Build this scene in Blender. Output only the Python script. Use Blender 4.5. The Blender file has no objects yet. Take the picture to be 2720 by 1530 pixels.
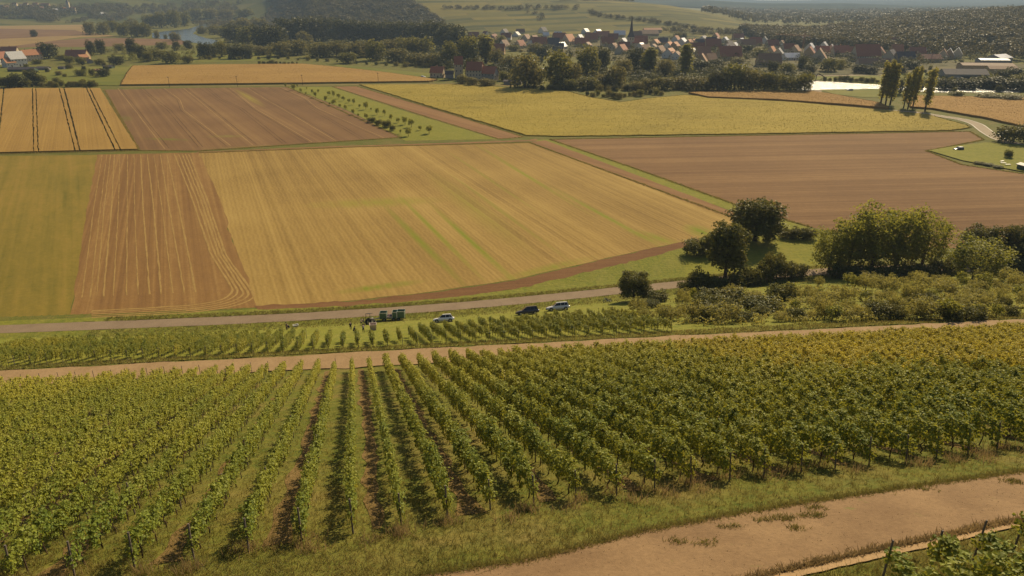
import bpy, bmesh, math, random
import numpy as np
from mathutils import Vector, Matrix

SC = bpy.context.scene
COL = SC.collection
R = math.radians

# ------------------------------------------------------------------ camera
CAM_H = 62.0
PITCH = R(22.9)
FPX, CX, CY = 1813.0, 1360.0, 765.0          # photograph is 2720 x 1530
cam_d = bpy.data.cameras.new('camera')
cam_d.sensor_width = 36.0
cam_d.lens = 36.0 * FPX / 2720.0
cam_d.clip_start = 0.5
cam_d.clip_end = 40000
cam = bpy.data.objects.new('camera', cam_d)
cam.location = (0, 0, CAM_H)
cam.rotation_euler = (math.pi / 2 - PITCH, 0, 0)
COL.objects.link(cam)
SC.camera = cam

# ------------------------------------------------------------------ sky, sun, exposure
SUN_AZ, SUN_EL = R(29), R(33)
world = bpy.data.worlds.new('World')
SC.world = world
world.use_nodes = True
wn = world.node_tree
wn.nodes.clear()
w_out = wn.nodes.new('ShaderNodeOutputWorld')
w_bg = wn.nodes.new('ShaderNodeBackground')
w_sky = wn.nodes.new('ShaderNodeTexSky')
w_sky.sky_type = 'NISHITA'
w_sky.sun_disc = False
w_sky.sun_elevation = SUN_EL
w_sky.sun_rotation = SUN_AZ
w_sky.air_density = 1.0
w_sky.dust_density = 2.5
w_sky.altitude = 200
w_bg.inputs['Strength'].default_value = 0.062
wn.links.new(w_sky.outputs[0], w_bg.inputs['Color'])
wn.links.new(w_bg.outputs[0], w_out.inputs['Surface'])

sun_d = bpy.data.lights.new('sun', 'SUN')
sun_d.energy = 5.0
sun_d.angle = R(0.6)
sun_d.color = (1.0, 0.81, 0.51)
sun = bpy.data.objects.new('sun', sun_d)
sdir = Vector((math.sin(SUN_AZ) * math.cos(SUN_EL), math.cos(SUN_AZ) * math.cos(SUN_EL), math.sin(SUN_EL)))
sun.rotation_euler = sdir.to_track_quat('Z', 'Y').to_euler()
sun.location = (60, 100, 150)
COL.objects.link(sun)

SC.view_settings.view_transform = 'Standard'
SC.view_settings.look = 'None'
SC.view_settings.exposure = 0.35
SC.view_settings.gamma = 1.0
SC.view_settings.use_curve_mapping = False
SC.cycles.use_denoising = True
SC.cycles.max_bounces = 6
SC.cycles.diffuse_bounces = 2
SC.cycles.glossy_bounces = 2
SC.cycles.transmission_bounces = 3
SC.cycles.volume_bounces = 0
SC.cycles.transparent_max_bounces = 4

# ------------------------------------------------------------------ pixel -> place
SP, CP = math.sin(PITCH), math.cos(PITCH)


def ray(px, py):
    t = (py - CY) / FPX
    return ((px - CX) / FPX, CP - t * SP, -(SP + t * CP))


def on_plane(px, py, z):
    d = ray(px, py)
    k = (z - CAM_H) / d[2]
    return d[0] * k, d[1] * k


def project(x, y, z):
    zz = z - CAM_H
    dep = y * CP - zz * SP
    if dep < 0.5:
        return -9999, -9999, dep
    return CX + FPX * x / dep, CY - FPX * (y * SP + zz * CP) / dep, dep


LANE_PX = [(0, 1004), (408, 985), (700, 971), (933, 962), (1143, 951), (1300, 939), (1533, 923), (1743, 910), (2096, 894), (2492, 880), (2720, 868)]
ROAD_PX = [(0, 876), (326, 863), (700, 846), (1050, 827), (1300, 807), (1615, 776), (1800, 757), (2143, 722), (2538, 718), (2690, 720)]
ZL, ZR = 19.2, 0.4
_l = np.array([on_plane(a, b, ZL) for a, b in LANE_PX])
LANE_C = np.polyfit(_l[:, 0], _l[:, 1], 2)
_r = np.array([on_plane(a, b, ZR) for a, b in ROAD_PX])
ROAD_C = np.polyfit(_r[:, 0], _r[:, 1], 4)


def lane_y(x):
    return np.polyval(LANE_C, np.clip(x, -90, 110))


def road_y(x):
    return np.polyval(ROAD_C, np.clip(x, -105, 125))


HILL = np.array([  # az, foot distance, crest distance, crest height
    [-180, 2300, 4000, 60], [-60, 2300, 4000, 150], [-40, 2300, 4000, 170], [-25, 2350, 3800, 160], [-18, 2000, 3000, 130], [-15, 1650, 2400, 105],
    [-7, 1500, 2200, 84], [-3, 1350, 2150, 68], [4, 1300, 2150, 63], [8, 1300, 2100, 59], [12, 1300, 2000, 46],
    [16, 1300, 1850, 20], [18.5, 1300, 1700, 3], [22, 1000, 1700, 2], [25, 950, 1700, 7], [29, 950, 1700, 17],
    [32, 900, 1700, 26], [36, 900, 1700, 37], [60, 900, 1700, 60], [180, 900, 1700, 60]], float)


def sstep(t):
    t = np.clip(t, 0, 1)
    return t * t * (3 - 2 * t)


def H(x, y):
    x = np.asarray(x, float)
    y = np.asarray(y, float)
    yl, yr = lane_y(x), road_y(x)
    w = (y - yl) * 0.993
    wr = (yr - 5.0 - yl) * 0.993
    up = ZL + 0.414 * np.maximum(-w - 2.4, 0)
    up = np.where(up > 90, 90 + (up - 90) * 0.15, up)
    k = np.clip((w - 3.6) / (wr - 3.6), 0, 1)
    low = (ZL - 0.55) + (ZR - ZL + 0.55) * k
    z = np.where(w < 2.4, up, np.where(w < 3.6, ZL - 0.55 * (w - 2.4) / 1.2, low))
    z = np.where(y > yr + 2.4, ZR * (1 - np.clip((y - yr - 2.4) / 5.0, 0, 1)), z)
    D = np.hypot(x, y)
    az = np.degrees(np.arctan2(x, y))
    d0 = np.interp(az, HILL[:, 0], HILL[:, 1])
    d1 = np.interp(az, HILL[:, 0], HILL[:, 2])
    zz = np.interp(az, HILL[:, 0], HILL[:, 3])
    s = np.clip((D - d0) / (d1 - d0), 0, 1)
    hill = zz * (0.5 * s + 0.5 * sstep(s)) * (1 - 0.5 * sstep((D - d1 * 1.1) / 1500))
    hill = hill * (1 + 0.05 * np.sin(x * 0.011 + 1) * np.sin(y * 0.007))
    gb = np.interp(az, [5, 14, 20, 24, 28, 32, 40], [30, 40, 32, 26, 4, 0, 0])
    far = gb * np.exp(-((D - 6200) / 900) ** 2) + np.interp(az, [0, 12, 40], [40, 52, 44]) * np.exp(-((D - 10500) / 1500) ** 2)
    return np.where(y > -40, z + hill + far, z)


def h1(x, y):
    return float(H(x, y))


def G(px, py):
    """ground point seen at a pixel of the photograph"""
    d = ray(px, py)
    if d[2] >= -1e-4:
        d = (d[0], d[1], -1e-4)
    f = np.geomspace(8, 14000, 520)
    g = CAM_H + f * d[2] / d[1] - H(f * d[0] / d[1], f)
    i = int(np.argmax(g < 0))
    if g[i] >= 0:
        i = len(f) - 1
    a, b = f[max(i - 1, 0)], f[i]
    f = np.linspace(a, b, 60)
    g = CAM_H + f * d[2] / d[1] - H(f * d[0] / d[1], f)
    i = int(np.argmax(g < 0))
    if i == 0:
        i = len(f) - 1
    k = g[i - 1] / (g[i - 1] - g[i] + 1e-12) if g[i] < 0 else 1.0
    b = f[i - 1] + (f[i] - f[i - 1]) * k
    return d[0] / d[1] * b, b


def GP(px, py):
    x, y = G(px, py)
    return Vector((x, y, h1(x, y)))


def mpp(px, py):
    """metres per photograph pixel on the ground at a pixel"""
    p = GP(px, py)
    return project(*p)[2] / FPX


# ------------------------------------------------------------------ small helpers
def tag(o, label=None, cat=None, group=None, kind=None):
    if label:
        o['label'] = label
    if cat:
        o['category'] = cat
    if group:
        o['group'] = group
    if kind:
        o['kind'] = kind
    return o


def new_mesh(name, verts, faces, mats=(), midx=None, smooth=False):
    me = bpy.data.meshes.new(name)
    verts = np.asarray(verts, np.float32).reshape(-1, 3)
    if isinstance(faces, np.ndarray):
        n, k = faces.shape
        me.vertices.add(len(verts))
        me.vertices.foreach_set('co', verts.ravel())
        me.loops.add(n * k)
        me.loops.foreach_set('vertex_index', faces.astype(np.int32).ravel())
        me.polygons.add(n)
        me.polygons.foreach_set('loop_start', (np.arange(n) * k).astype(np.int32))
        me.update(calc_edges=True)
    else:
        me.from_pydata(verts.tolist(), [], faces)
        me.update()
    for m in mats:
        me.materials.append(m)
    if midx is not None:
        me.polygons.foreach_set('material_index', np.asarray(midx, np.int32))
    me.polygons.foreach_set('use_smooth', np.full(len(me.polygons), bool(smooth)))
    me.update()
    return me


def obj(name, me, parent=None, loc=(0, 0, 0), rz=0.0, scale=None):
    o = bpy.data.objects.new(name, me)
    COL.objects.link(o)
    o.location = loc
    if rz:
        o.rotation_euler = (0, 0, rz)
    if scale is not None:
        o.scale = scale if hasattr(scale, '__len__') else (scale,) * 3
    if parent is not None:
        o.parent = parent
    return o


def empty(name, loc, rz=0.0):
    o = bpy.data.objects.new(name, None)
    o.empty_display_size = 0.5
    COL.objects.link(o)
    o.location = loc
    o.rotation_euler = (0, 0, rz)
    return o


ORDW = ['first', 'second', 'third', 'fourth', 'fifth', 'sixth', 'seventh', 'eighth', 'ninth', 'tenth', 'eleventh', 'twelfth', 'thirteenth',
        'fourteenth', 'fifteenth', 'sixteenth', 'seventeenth', 'eighteenth', 'nineteenth', 'twentieth']
_T = ['', '', 'twenty', 'thirty', 'forty', 'fifty', 'sixty', 'seventy', 'eighty', 'ninety']


def ordn(i):
    """0-based -> ordinal word"""
    if i < 20:
        return ORDW[i]
    t, u = divmod(i + 1, 10)
    return _T[t][:-1] + 'ieth' if u == 0 else _T[t] + '-' + ORDW[u - 1]


# ------------------------------------------------------------------ materials
class NT:
    def __init__(s, name):
        s.mat = bpy.data.materials.new(name)
        s.mat.use_nodes = True
        s.t = s.mat.node_tree
        s.t.nodes.clear()
        s.out = s.t.nodes.new('ShaderNodeOutputMaterial')
        s._pos = None

    def n(s, typ, **kw):
        nd = s.t.nodes.new(typ)
        for k, v in kw.items():
            setattr(nd, k, v)
        return nd

    def put(s, sock, v):
        if isinstance(v, bpy.types.NodeSocket):
            s.t.links.new(v, sock)
        elif isinstance(v, (tuple, list)) and len(v) == 3 and len(sock.default_value) == 4:
            sock.default_value = (*v, 1)
        else:
            sock.default_value = v

    def pos(s):
        if s._pos is None:
            s._pos = s.n('ShaderNodeNewGeometry')
        return s._pos.outputs['Position']

    def obco(s):
        return s.n('ShaderNodeTexCoord').outputs['Object']

    def map(s, vec, theta=0.0, scale=(1, 1, 1), loc=(0, 0, 0)):
        m = s.n('ShaderNodeMapping', vector_type='TEXTURE')
        s.put(m.inputs['Vector'], vec)
        m.inputs['Rotation'].default_value = (0, 0, theta)
        m.inputs['Scale'].default_value = scale
        m.inputs['Location'].default_value = loc
        return m.outputs[0]

    def noise(s, vec, scale, detail=3.0, rough=0.55, dist=0.0):
        m = s.n('ShaderNodeTexNoise')
        s.put(m.inputs['Vector'], vec)
        m.inputs['Scale'].default_value = scale
        m.inputs['Detail'].default_value = detail
        m.inputs['Roughness'].default_value = rough
        m.inputs['Distortion'].default_value = dist
        return m.outputs['Fac']

    def math(s, op, a, b=0.0, c=None, clamp=False):
        m = s.n('ShaderNodeMath', operation=op, use_clamp=clamp)
        s.put(m.inputs[0], a)
        s.put(m.inputs[1], b)
        if c is not None:
            s.put(m.inputs[2], c)
        return m.outputs[0]

    def mix(s, fac, a, b, blend='MIX'):
        m = s.n('ShaderNodeMix', data_type='RGBA', blend_type=blend)
        s.put(m.inputs['Factor'], fac)
        s.put(m.inputs['A'] if False else m.inputs[6], a)
        s.put(m.inputs[7], b)
        return m.outputs[2]

    def ramp(s, fac, stops, interp='LINEAR'):
        m = s.n('ShaderNodeValToRGB')
        m.color_ramp.interpolation = interp
        e = m.color_ramp.elements
        while len(e) < len(stops):
            e.new(0.5)
        for i, (p, c) in enumerate(stops):
            e[i].position = p
            e[i].color = (*c, 1) if len(c) == 3 else c
        s.put(m.inputs[0], fac)
        return m.outputs[0]

    def fr(s, v, lo, hi):
        m = s.n('ShaderNodeMapRange')
        s.put(m.inputs[0], v)
        m.inputs[1].default_value = lo
        m.inputs[2].default_value = hi
        return m.outputs[0]

    def bump(s, height, strength=0.5, dist=0.1):
        m = s.n('ShaderNodeBump')
        m.inputs['Strength'].default_value = strength
        m.inputs['Distance'].default_value = dist
        s.put(m.inputs['Height'], height)
        return m.outputs[0]

    def principled(s, col, rough=0.85, spec=0.2, normal=None, metal=0.0, **kw):
        b = s.n('ShaderNodeBsdfPrincipled')
        s.put(b.inputs['Base Color'], col)
        s.put(b.inputs['Roughness'], rough)
        b.inputs['Specular IOR Level'].default_value = spec
        b.inputs['Metallic'].default_value = metal
        for k, v in kw.items():
            s.put(b.inputs[k], v)
        if normal is not None:
            s.put(b.inputs['Normal'], normal)
        s.t.links.new(b.outputs[0], s.out.inputs['Surface'])
        return s.mat


def flat_mat(name, col, rough=0.7, spec=0.3, metal=0.0, var=0.12, scale=3.0):
    t = NT(name)
    n = t.noise(t.obco(), scale, 4)
    c = t.mix(n, tuple(v * (1 - var) for v in col), tuple(min(1, v * (1 + var)) for v in col))
    return t.principled(c, rough, spec, metal=metal)


def leaf_mat(name, dark, light, yellow, transl=0.45, ywt=0.15, spot=0.05, ripe=None):
    """two sided leaves: per leaf colour variation, light shining through"""
    t = NT(name)
    g = t.n('ShaderNodeNewGeometry')
    oi = t.n('ShaderNodeObjectInfo')
    isl = g.outputs['Random Per Island']
    c = t.mix(isl, dark, light)
    big = t.fr(t.noise(t.pos(), spot, 2), 0.42, 0.68)
    yl = t.math('MULTIPLY', t.math('ADD', t.math('MULTIPLY', oi.outputs['Random'], 0.6), big), ywt, clamp=True)
    if ripe:      # foliage turns yellower down the slope: from, to (metres), amount
        sep = t.n('ShaderNodeSeparateXYZ')
        t.put(sep.inputs[0], t.pos())
        yl = t.math('ADD', yl, t.math('MULTIPLY', t.fr(sep.outputs[1], ripe[0], ripe[1]), ripe[2]), clamp=True)
    c = t.mix(yl, c, yellow)
    d = t.n('ShaderNodeBsdfPrincipled')
    t.put(d.inputs['Base Color'], c)
    d.inputs['Roughness'].default_value = 0.6
    d.inputs['Specular IOR Level'].default_value = 0.2
    tr = t.n('ShaderNodeBsdfTranslucent')
    t.put(tr.inputs['Color'], t.mix(0.6, c, yellow))
    ms = t.n('ShaderNodeMixShader')
    ms.inputs[0].default_value = transl
    t.t.links.new(d.outputs[0], ms.inputs[1])
    t.t.links.new(tr.outputs[0], ms.inputs[2])
    t.t.links.new(ms.outputs[0], t.out.inputs['Surface'])
    return t.mat


FIELD_K = (0.72, 0.70, 0.56)


def field_mat(name, cols, theta, along=30.0, across=0.8, wstreak=0.5, wspeck=0.3, wbroad=0.3, patches=(), speck=1.2, bump=0.35, lo=0.36, hi=0.65, wave=None):
    """soil or stubble with rows running along theta (angle of the row direction from +x)"""
    t = NT(name)
    p = t.pos()
    st = t.noise(t.map(p, theta, (along * 8, across * 1.6, 50)), 1.0, 2, 0.7)
    st2 = t.noise(t.map(p, theta, (along * 9, across * 8, 50)), 1.0, 2, 0.5)
    cl = t.noise(t.map(p, theta, (across * 6, across * 2.2, 50)), 1.0, 4, 0.7)
    sp = t.noise(p, speck, 5, 0.75)
    br = t.noise(p, 0.018, 3, 0.5)
    v = t.math('MULTIPLY', t.math('ADD', t.math('MULTIPLY', st, 0.55), t.math('MULTIPLY', st2, 0.45)), wstreak)
    v = t.math('ADD', v, t.math('MULTIPLY', t.math('ADD', t.math('MULTIPLY', sp, 0.55), t.math('MULTIPLY', cl, 0.45)), wspeck))
    v = t.math('ADD', v, t.math('MULTIPLY', br, wbroad))
    if wave:
        w = t.n('ShaderNodeTexWave')
        t.put(w.inputs['Vector'], t.map(p, theta + math.pi / 2, (wave[0], wave[0], wave[0])))
        w.inputs['Scale'].default_value = 1.0
        w.inputs['Distortion'].default_value = 6.0
        w.inputs['Detail'].default_value = 2
        v = t.math('ADD', v, t.math('MULTIPLY', t.math('SUBTRACT', w.outputs['Fac'], 0.5), wave[1]))
    tot = wstreak + wspeck + wbroad
    v = t.fr(t.math('DIVIDE', v, tot), lo, hi)
    cols = [tuple(q * k_ for q, k_ in zip(cc, FIELD_K)) for cc in cols]
    k = len(cols) - 1
    c = t.ramp(v, [(i / k, cc) for i, cc in enumerate(cols)])
    for (cx, cy, rx, ry, th, pc, st_) in patches:
        m = t.map(p, th, (rx, ry, 1), (cx, cy, 0))
        ln = t.n('ShaderNodeVectorMath', operation='LENGTH')
        sep = t.n('ShaderNodeSeparateXYZ')
        t.put(sep.inputs[0], m)
        cb = t.n('ShaderNodeCombineXYZ')
        t.put(cb.inputs[0], sep.outputs[0])
        t.put(cb.inputs[1], sep.outputs[1])
        t.put(ln.inputs[0], cb.outputs[0])
        f = t.math('SUBTRACT', 1.0, ln.outputs['Value'], clamp=True)
        f = t.math('MULTIPLY', f, t.fr(t.math('ADD', t.math('MULTIPLY', st, 0.5), t.math('MULTIPLY', sp, 0.5)), 0.3, 0.62))
        f = t.math('MULTIPLY', f, st_, clamp=True)
        c = t.mix(f, c, tuple(q * k_ for q, k_ in zip(pc, FIELD_K)))
    nb = t.bump(t.math('ADD', t.math('MULTIPLY', st, 0.6), sp), bump, 0.25)
    return t.principled(c, 0.95, 0.08, nb)


def grass_mat(name, green, yellow, dry, amount_dry=0.35, speck=2.0, bump=0.6):
    t = NT(name)
    p = t.pos()
    a = t.noise(p, speck, 5, 0.7)
    b = t.noise(p, 0.16, 4, 0.6)
    d = t.noise(p, 0.05, 3, 0.6)
    c = t.mix(t.fr(a, 0.32, 0.68), green, yellow)
    c = t.mix(t.math('MULTIPLY', t.fr(b, 0.45, 0.72), amount_dry * 1.6, clamp=True), c, dry)
    c = t.mix(t.math('MULTIPLY', t.fr(d, 0.45, 0.7), 0.4), c, yellow)
    return t.principled(c, 0.95, 0.08, t.bump(t.math('ADD', a, t.math('MULTIPLY', b, 1.5)), bump, 0.3))


# ------------------------------------------------------------------ sheets laid on the ground
def jag1(n, amp, rng, smooth=2):
    v = rng.normal(0, 1, n)
    for _ in range(smooth):
        v = np.convolve(np.pad(v, 1, 'edge'), [0.25, 0.5, 0.25], 'valid')
    return v / (v.std() + 1e-6) * amp


def resample(pts, n):
    pts = np.asarray(pts, float)
    d = np.r_[0, np.cumsum(np.hypot(*np.diff(pts, axis=0).T))]
    q = np.linspace(0, d[-1], n)
    return np.c_[np.interp(q, d, pts[:, 0]), np.interp(q, d, pts[:, 1])]


def loft(name, A, B, mat, off, m=4, jag=0.0, seed=1):
    """sheet between two world polylines A and B (equal length arrays), draped at height off"""
    rng = np.random.default_rng(seed)
    n = len(A)
    if jag:
        u = B - A
        u = u / (np.linalg.norm(u, axis=1)[:, None] + 1e-6)
        A = A + u * jag1(n, jag, rng)[:, None]
        B = B + u * jag1(n, jag, rng)[:, None]
    V = []
    for j in range(m + 1):
        P = A + (B - A) * (j / m)
        V.append(np.c_[P, H(P[:, 0], P[:, 1]) + off])
    V = np.concatenate(V)
    i, j = np.meshgrid(np.arange(n - 1), np.arange(m), indexing='ij')
    a = (j * n + i).ravel()
    F = np.c_[a, a + 1, a + 1 + n, a + n]
    me = new_mesh(name, V, F, [mat])
    o = obj(name, me)
    o['kind'] = 'structure'
    return o


def band(name, up, lo, mat, off, n=120, m=4, jag=0.0, seed=1):
    return loft(name, resample([G(*p) for p in lo], n), resample([G(*p) for p in up], n), mat, off, m, jag, seed)


def ribbon(name, pts, width, mat, off, step=1.0, jag=0.0, seed=1, m=3):
    pts = np.asarray(pts, float)
    L = np.hypot(*np.diff(pts, axis=0).T).sum()
    P = resample(pts, max(3, int(L / step)))
    # round the corners of the path
    for _ in range(6):
        P[1:-1] = 0.25 * P[:-2] + 0.5 * P[1:-1] + 0.25 * P[2:]
    T = np.gradient(P, axis=0)
    T /= np.linalg.norm(T, axis=1)[:, None] + 1e-9
    N = np.c_[-T[:, 1], T[:, 0]]
    return loft(name, P - N * width / 2, P + N * width / 2, mat, off, m, jag, seed)


def in_poly(x, y, poly):
    inside = np.zeros(len(x), bool)
    n = len(poly)
    for i in range(n):
        x0, y0 = poly[i]
        x1, y1 = poly[(i + 1) % n]
        c = (y0 > y) != (y1 > y)
        inside ^= c & (x < (x1 - x0) * (y - y0) / (y1 - y0 + 1e-12) + x0)
    return inside


def rough_outline(pts, step, amp, seed):
    """subdivide a closed world outline and make its edge a little uneven"""
    rng = np.random.default_rng(seed)
    out = []
    n = len(pts)
    for i in range(n):
        a, b = np.array(pts[i]), np.array(pts[(i + 1) % n])
        L = np.linalg.norm(b - a)
        k = max(1, int(L / step))
        nn = np.array([-(b - a)[1], (b - a)[0]]) / (L + 1e-9)
        for j in range(k):
            out.append(a + (b - a) * j / k + nn * (rng.normal(0, amp) if j else 0))
    return out


def field(name, px, mat, off=0.03, high=0.0, step=6.0, amp=0.25, seed=1, world=None):
    """flat field in the valley from its outline in the photograph; high > 0 gives a standing crop with sides"""
    pts = world if world is not None else [G(*p) for p in px]
    pts = rough_outline(pts, step, amp, seed)
    bm = bmesh.new()
    top = [bm.verts.new((p[0], p[1], off + high)) for p in pts]
    es = [bm.edges.new((top[i], top[(i + 1) % len(top)])) for i in range(len(top))]
    bmesh.ops.triangle_fill(bm, use_beauty=True, use_dissolve=False, edges=es)
    if high > 0:
        lo = [bm.verts.new((p[0], p[1], 0.0)) for p in pts]
        for i in range(len(top)):
            j = (i + 1) % len(top)
            bm.faces.new((lo[i], lo[j], top[j], top[i]))
    bmesh.ops.recalc_face_normals(bm, faces=bm.faces)
    me = bpy.data.meshes.new(name)
    bm.to_mesh(me)
    bm.free()
    for f in me.polygons:
        if abs(f.normal.z) > 0.5 and f.normal.z < 0:
            f.flip()
    me.materials.append(mat)
    o = obj(name, me)
    o['kind'] = 'structure'
    return o, pts


def tufts(name, xy, zoff, size, mat, label, cat, seed=1, blades=3, width=0.25, lean=0.5, parent=None, kind='stuff'):
    """many small upright blades as one mass"""
    rng = np.random.default_rng(seed)
    n = len(xy)
    N = n * blades
    bx = np.repeat(xy[:, 0], blades) + rng.normal(0, size * 0.35, N)
    by = np.repeat(xy[:, 1], blades) + rng.normal(0, size * 0.35, N)
    bz = H(bx, by) + zoff
    hgt = size * rng.uniform(0.5, 1.3, N)
    a = rng.uniform(0, math.tau, N)
    wx, wy = np.cos(a) * size * width * 0.5, np.sin(a) * size * width * 0.5
    lx, ly = rng.normal(0, lean, N) * hgt, rng.normal(0, lean, N) * hgt
    V = np.empty((N, 3, 3))
    V[:, 0] = np.c_[bx - wx, by - wy, bz]
    V[:, 1] = np.c_[bx + wx, by + wy, bz]
    V[:, 2] = np.c_[bx + lx, by + ly, bz + hgt]
    me = new_mesh(name, V.reshape(-1, 3), np.arange(N * 3).reshape(-1, 3), [mat])
    o = obj(name, me, parent)
    return tag(o, label, cat, kind=kind)


def rand_in(poly, n, seed):
    rng = np.random.default_rng(seed)
    P = np.array(poly)
    lo, hi = P.min(0), P.max(0)
    out = np.zeros((0, 2))
    while len(out) < n:
        q = rng.uniform(lo, hi, (n * 2, 2))
        out = np.r_[out, q[in_poly(q[:, 0], q[:, 1], poly)]]
    return out[:n]


m_margin = None


def margin(name, pts, spacing, size, mat, label, seed):
    """uneven grass along an outline"""
    P = np.array(pts + [pts[0]], float)
    L = np.hypot(*np.diff(P, axis=0).T).sum()
    Q = resample(P, int(L / spacing))
    rng = np.random.default_rng(seed)
    Q = Q + rng.normal(0, size * 0.8, Q.shape)
    return tufts(name, Q, 0.0, size, mat, label, 'grass', seed, 3, 0.5, 0.5)

# ================================================================== SETTING: ground, fields, roads, water
K = 2720 / 2576.0


def D(*pts):
    return [(a * K, b * K) for a, b in pts]


def th(p1, p2):
    a, b = G(*p1), G(*p2)
    return math.atan2(b[1] - a[1], b[0] - a[0])


def gp(px, py, rx, ry, p2, col, st):
    """patch of growth on a field: centre pixel, half sizes in metres, its long axis towards p2"""
    a = G(px, py)
    return (a[0], a[1], rx, ry, th((px, py), p2), col, st)


GREEN, LIME, STRAW = (0.075, 0.135, 0.018), (0.20, 0.24, 0.030), (0.33, 0.22, 0.075)
m_ground = grass_mat('grass_ground', (0.065, 0.09, 0.014), (0.15, 0.138, 0.026), (0.20, 0.14, 0.052), 0.45, 1.6)
m_verge = grass_mat('verge_grass', (0.09, 0.118, 0.016), (0.215, 0.202, 0.03), (0.28, 0.23, 0.07), 0.2, 1.2, 0.7)
m_meadow = grass_mat('meadow_grass', (0.125, 0.142, 0.018), (0.22, 0.205, 0.027), (0.27, 0.23, 0.05), 0.2, 0.8, 0.5)
m_soil = field_mat('tilled_soil', [(0.15, 0.105, 0.048), (0.24, 0.165, 0.078), (0.31, 0.22, 0.105)], R(103), 2.0, 0.5, 0.4, 0.5, 0.2, speck=3.0, bump=0.8)


def concrete(name, a, b, weed, scale=0.5, weedamt=0.0):
    t = NT(name)
    p = t.pos()
    a, b = tuple(q * 0.72 for q in a), tuple(q * 0.72 for q in b)
    n1 = t.noise(p, scale, 5, 0.6)
    n2 = t.noise(p, 5.0, 6, 0.8)
    c = t.mix(t.fr(n1, 0.3, 0.7), a, b)
    c = t.mix(t.math('MULTIPLY', t.fr(n2, 0.50, 0.70), 0.5), c, tuple(v * 0.55 for v in a))
    c = t.mix(t.math('MULTIPLY', t.fr(n2, 0.47, 0.30), 0.35), c, tuple(min(1, v * 1.35) for v in b))
    if weedamt:
        n3 = t.noise(p, 0.8, 4, 0.7)
        c = t.mix(t.math('MULTIPLY', t.fr(n3, 0.66, 0.74), weedamt), c, weed)
    return t.principled(c, 0.9, 0.15, t.bump(t.math('ADD', n1, n2), 0.6, 0.06))


m_lane = concrete('concrete_lane', (0.40, 0.26, 0.125), (0.50, 0.335, 0.17), (0.14, 0.15, 0.04))
m_gravel = concrete('gravel_track', (0.225, 0.138, 0.068), (0.335, 0.215, 0.108), (0.13, 0.14, 0.035), 0.35, 0.75)
m_asph = concrete('asphalt', (0.29, 0.21, 0.132), (0.36, 0.265, 0.17), (0.1, 0.1, 0.05), 0.3)
m_asph_far = concrete('pale_road', (0.36, 0.28, 0.18), (0.44, 0.35, 0.23), (0.1, 0.1, 0.05), 0.3)
m_white = flat_mat('white_line', (0.75, 0.72, 0.65), 0.7)

# one sheet of ground out to the horizon, finer near the viewer and in front
rr = np.r_[np.arange(2, 30, 1.2), np.arange(30, 175, 0.85), np.geomspace(175, 15000, 150)]
aa = np.radians(np.r_[np.arange(-52, 52.01, 0.5), np.arange(56, 305, 4.0)])
RR, AA = np.meshgrid(rr, aa, indexing='ij')
gx, gy = RR * np.sin(AA), RR * np.cos(AA)
gv = np.c_[gx.ravel(), gy.ravel(), H(gx.ravel(), gy.ravel())]
na, nr = len(aa), len(rr)
ii, jj = np.meshgrid(np.arange(nr - 1), np.arange(na), indexing='ij')
q0 = (ii * na + jj).ravel()
q1 = (ii * na + (jj + 1) % na).ravel()
gf = np.c_[q0, q0 + na, q1 + na, q1]
ground = obj('ground', new_mesh('ground', gv, gf, [m_ground], smooth=True))
ground['kind'] = 'structure'

# ---- fields of the valley floor
t_main = th((690, 400), (790, 800))
t_main2 = th((1000, 400), (1300, 640))
m_f_main = field_mat('stubble_field', [(0.275, 0.178, 0.065), (0.405, 0.275, 0.10), (0.51, 0.36, 0.14)], t_main2, 60, 1.1, 0.5, 0.25, 0.35, patches=[
    gp(1000, 538, 26, 7, (1200, 530), (0.32, 0.31, 0.05), 1.1), gp(1110, 635, 46, 1.6, (1180, 705), (0.25, 0.28, 0.035), 1.6), gp(1150, 610, 50, 1.2, (1230, 690), (0.27, 0.29, 0.04), 1.4),
    gp(1240, 630, 46, 1.6, (1310, 695), (0.25, 0.28, 0.035), 1.6), gp(1330, 560, 60, 1.3, (1420, 625), (0.29, 0.29, 0.05), 1.2), gp(1600, 570, 44, 1.8, (1700, 625), (0.25, 0.28, 0.035), 1.4),
    gp(1860, 615, 8, 5, (1900, 640), (0.23, 0.28, 0.03), 1.4), gp(1740, 632, 12, 4, (1800, 650), (0.25, 0.29, 0.03), 1.1), gp(1010, 762, 12, 2.5, (1100, 750), (0.24, 0.27, 0.035), 1.4),
    gp(1380, 455, 70, 1.6, (1470, 510), (0.28, 0.30, 0.04), 1.4), gp(1290, 470, 60, 1.2, (1380, 530), (0.30, 0.30, 0.05), 1.1), gp(1450, 715, 18, 3, (1550, 690), (0.27, 0.29, 0.04), 1.1),
    gp(1250, 545, 60, 6, (1330, 610), (0.33, 0.31, 0.06), 0.7)], speck=0.8, wave=(4.0, 0.05), lo=0.38, hi=0.62)
m_f_straw = field_mat('straw_strip', [(0.20, 0.108, 0.05), (0.31, 0.178, 0.075), (0.48, 0.315, 0.13)], th((390, 420), (350, 820)), 50, 1.0, 0.7, 0.3, 0.15, speck=0.9, lo=0.38, hi=0.64)
m_f_left = field_mat('weedy_field', [(0.16, 0.15, 0.03), (0.29, 0.22, 0.05), (0.40, 0.265, 0.08)], th((130, 420), (80, 830)), 12, 1.4, 0.45, 0.45, 0.35, speck=0.7)
m_f_brown = field_mat('ploughed_field', [(0.175, 0.098, 0.052), (0.25, 0.145, 0.078), (0.35, 0.215, 0.115)], th((2120, 542), (2700, 528)), 70, 0.9, 0.6, 0.3, 0.2, speck=0.8, lo=0.40, hi=0.60)
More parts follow.
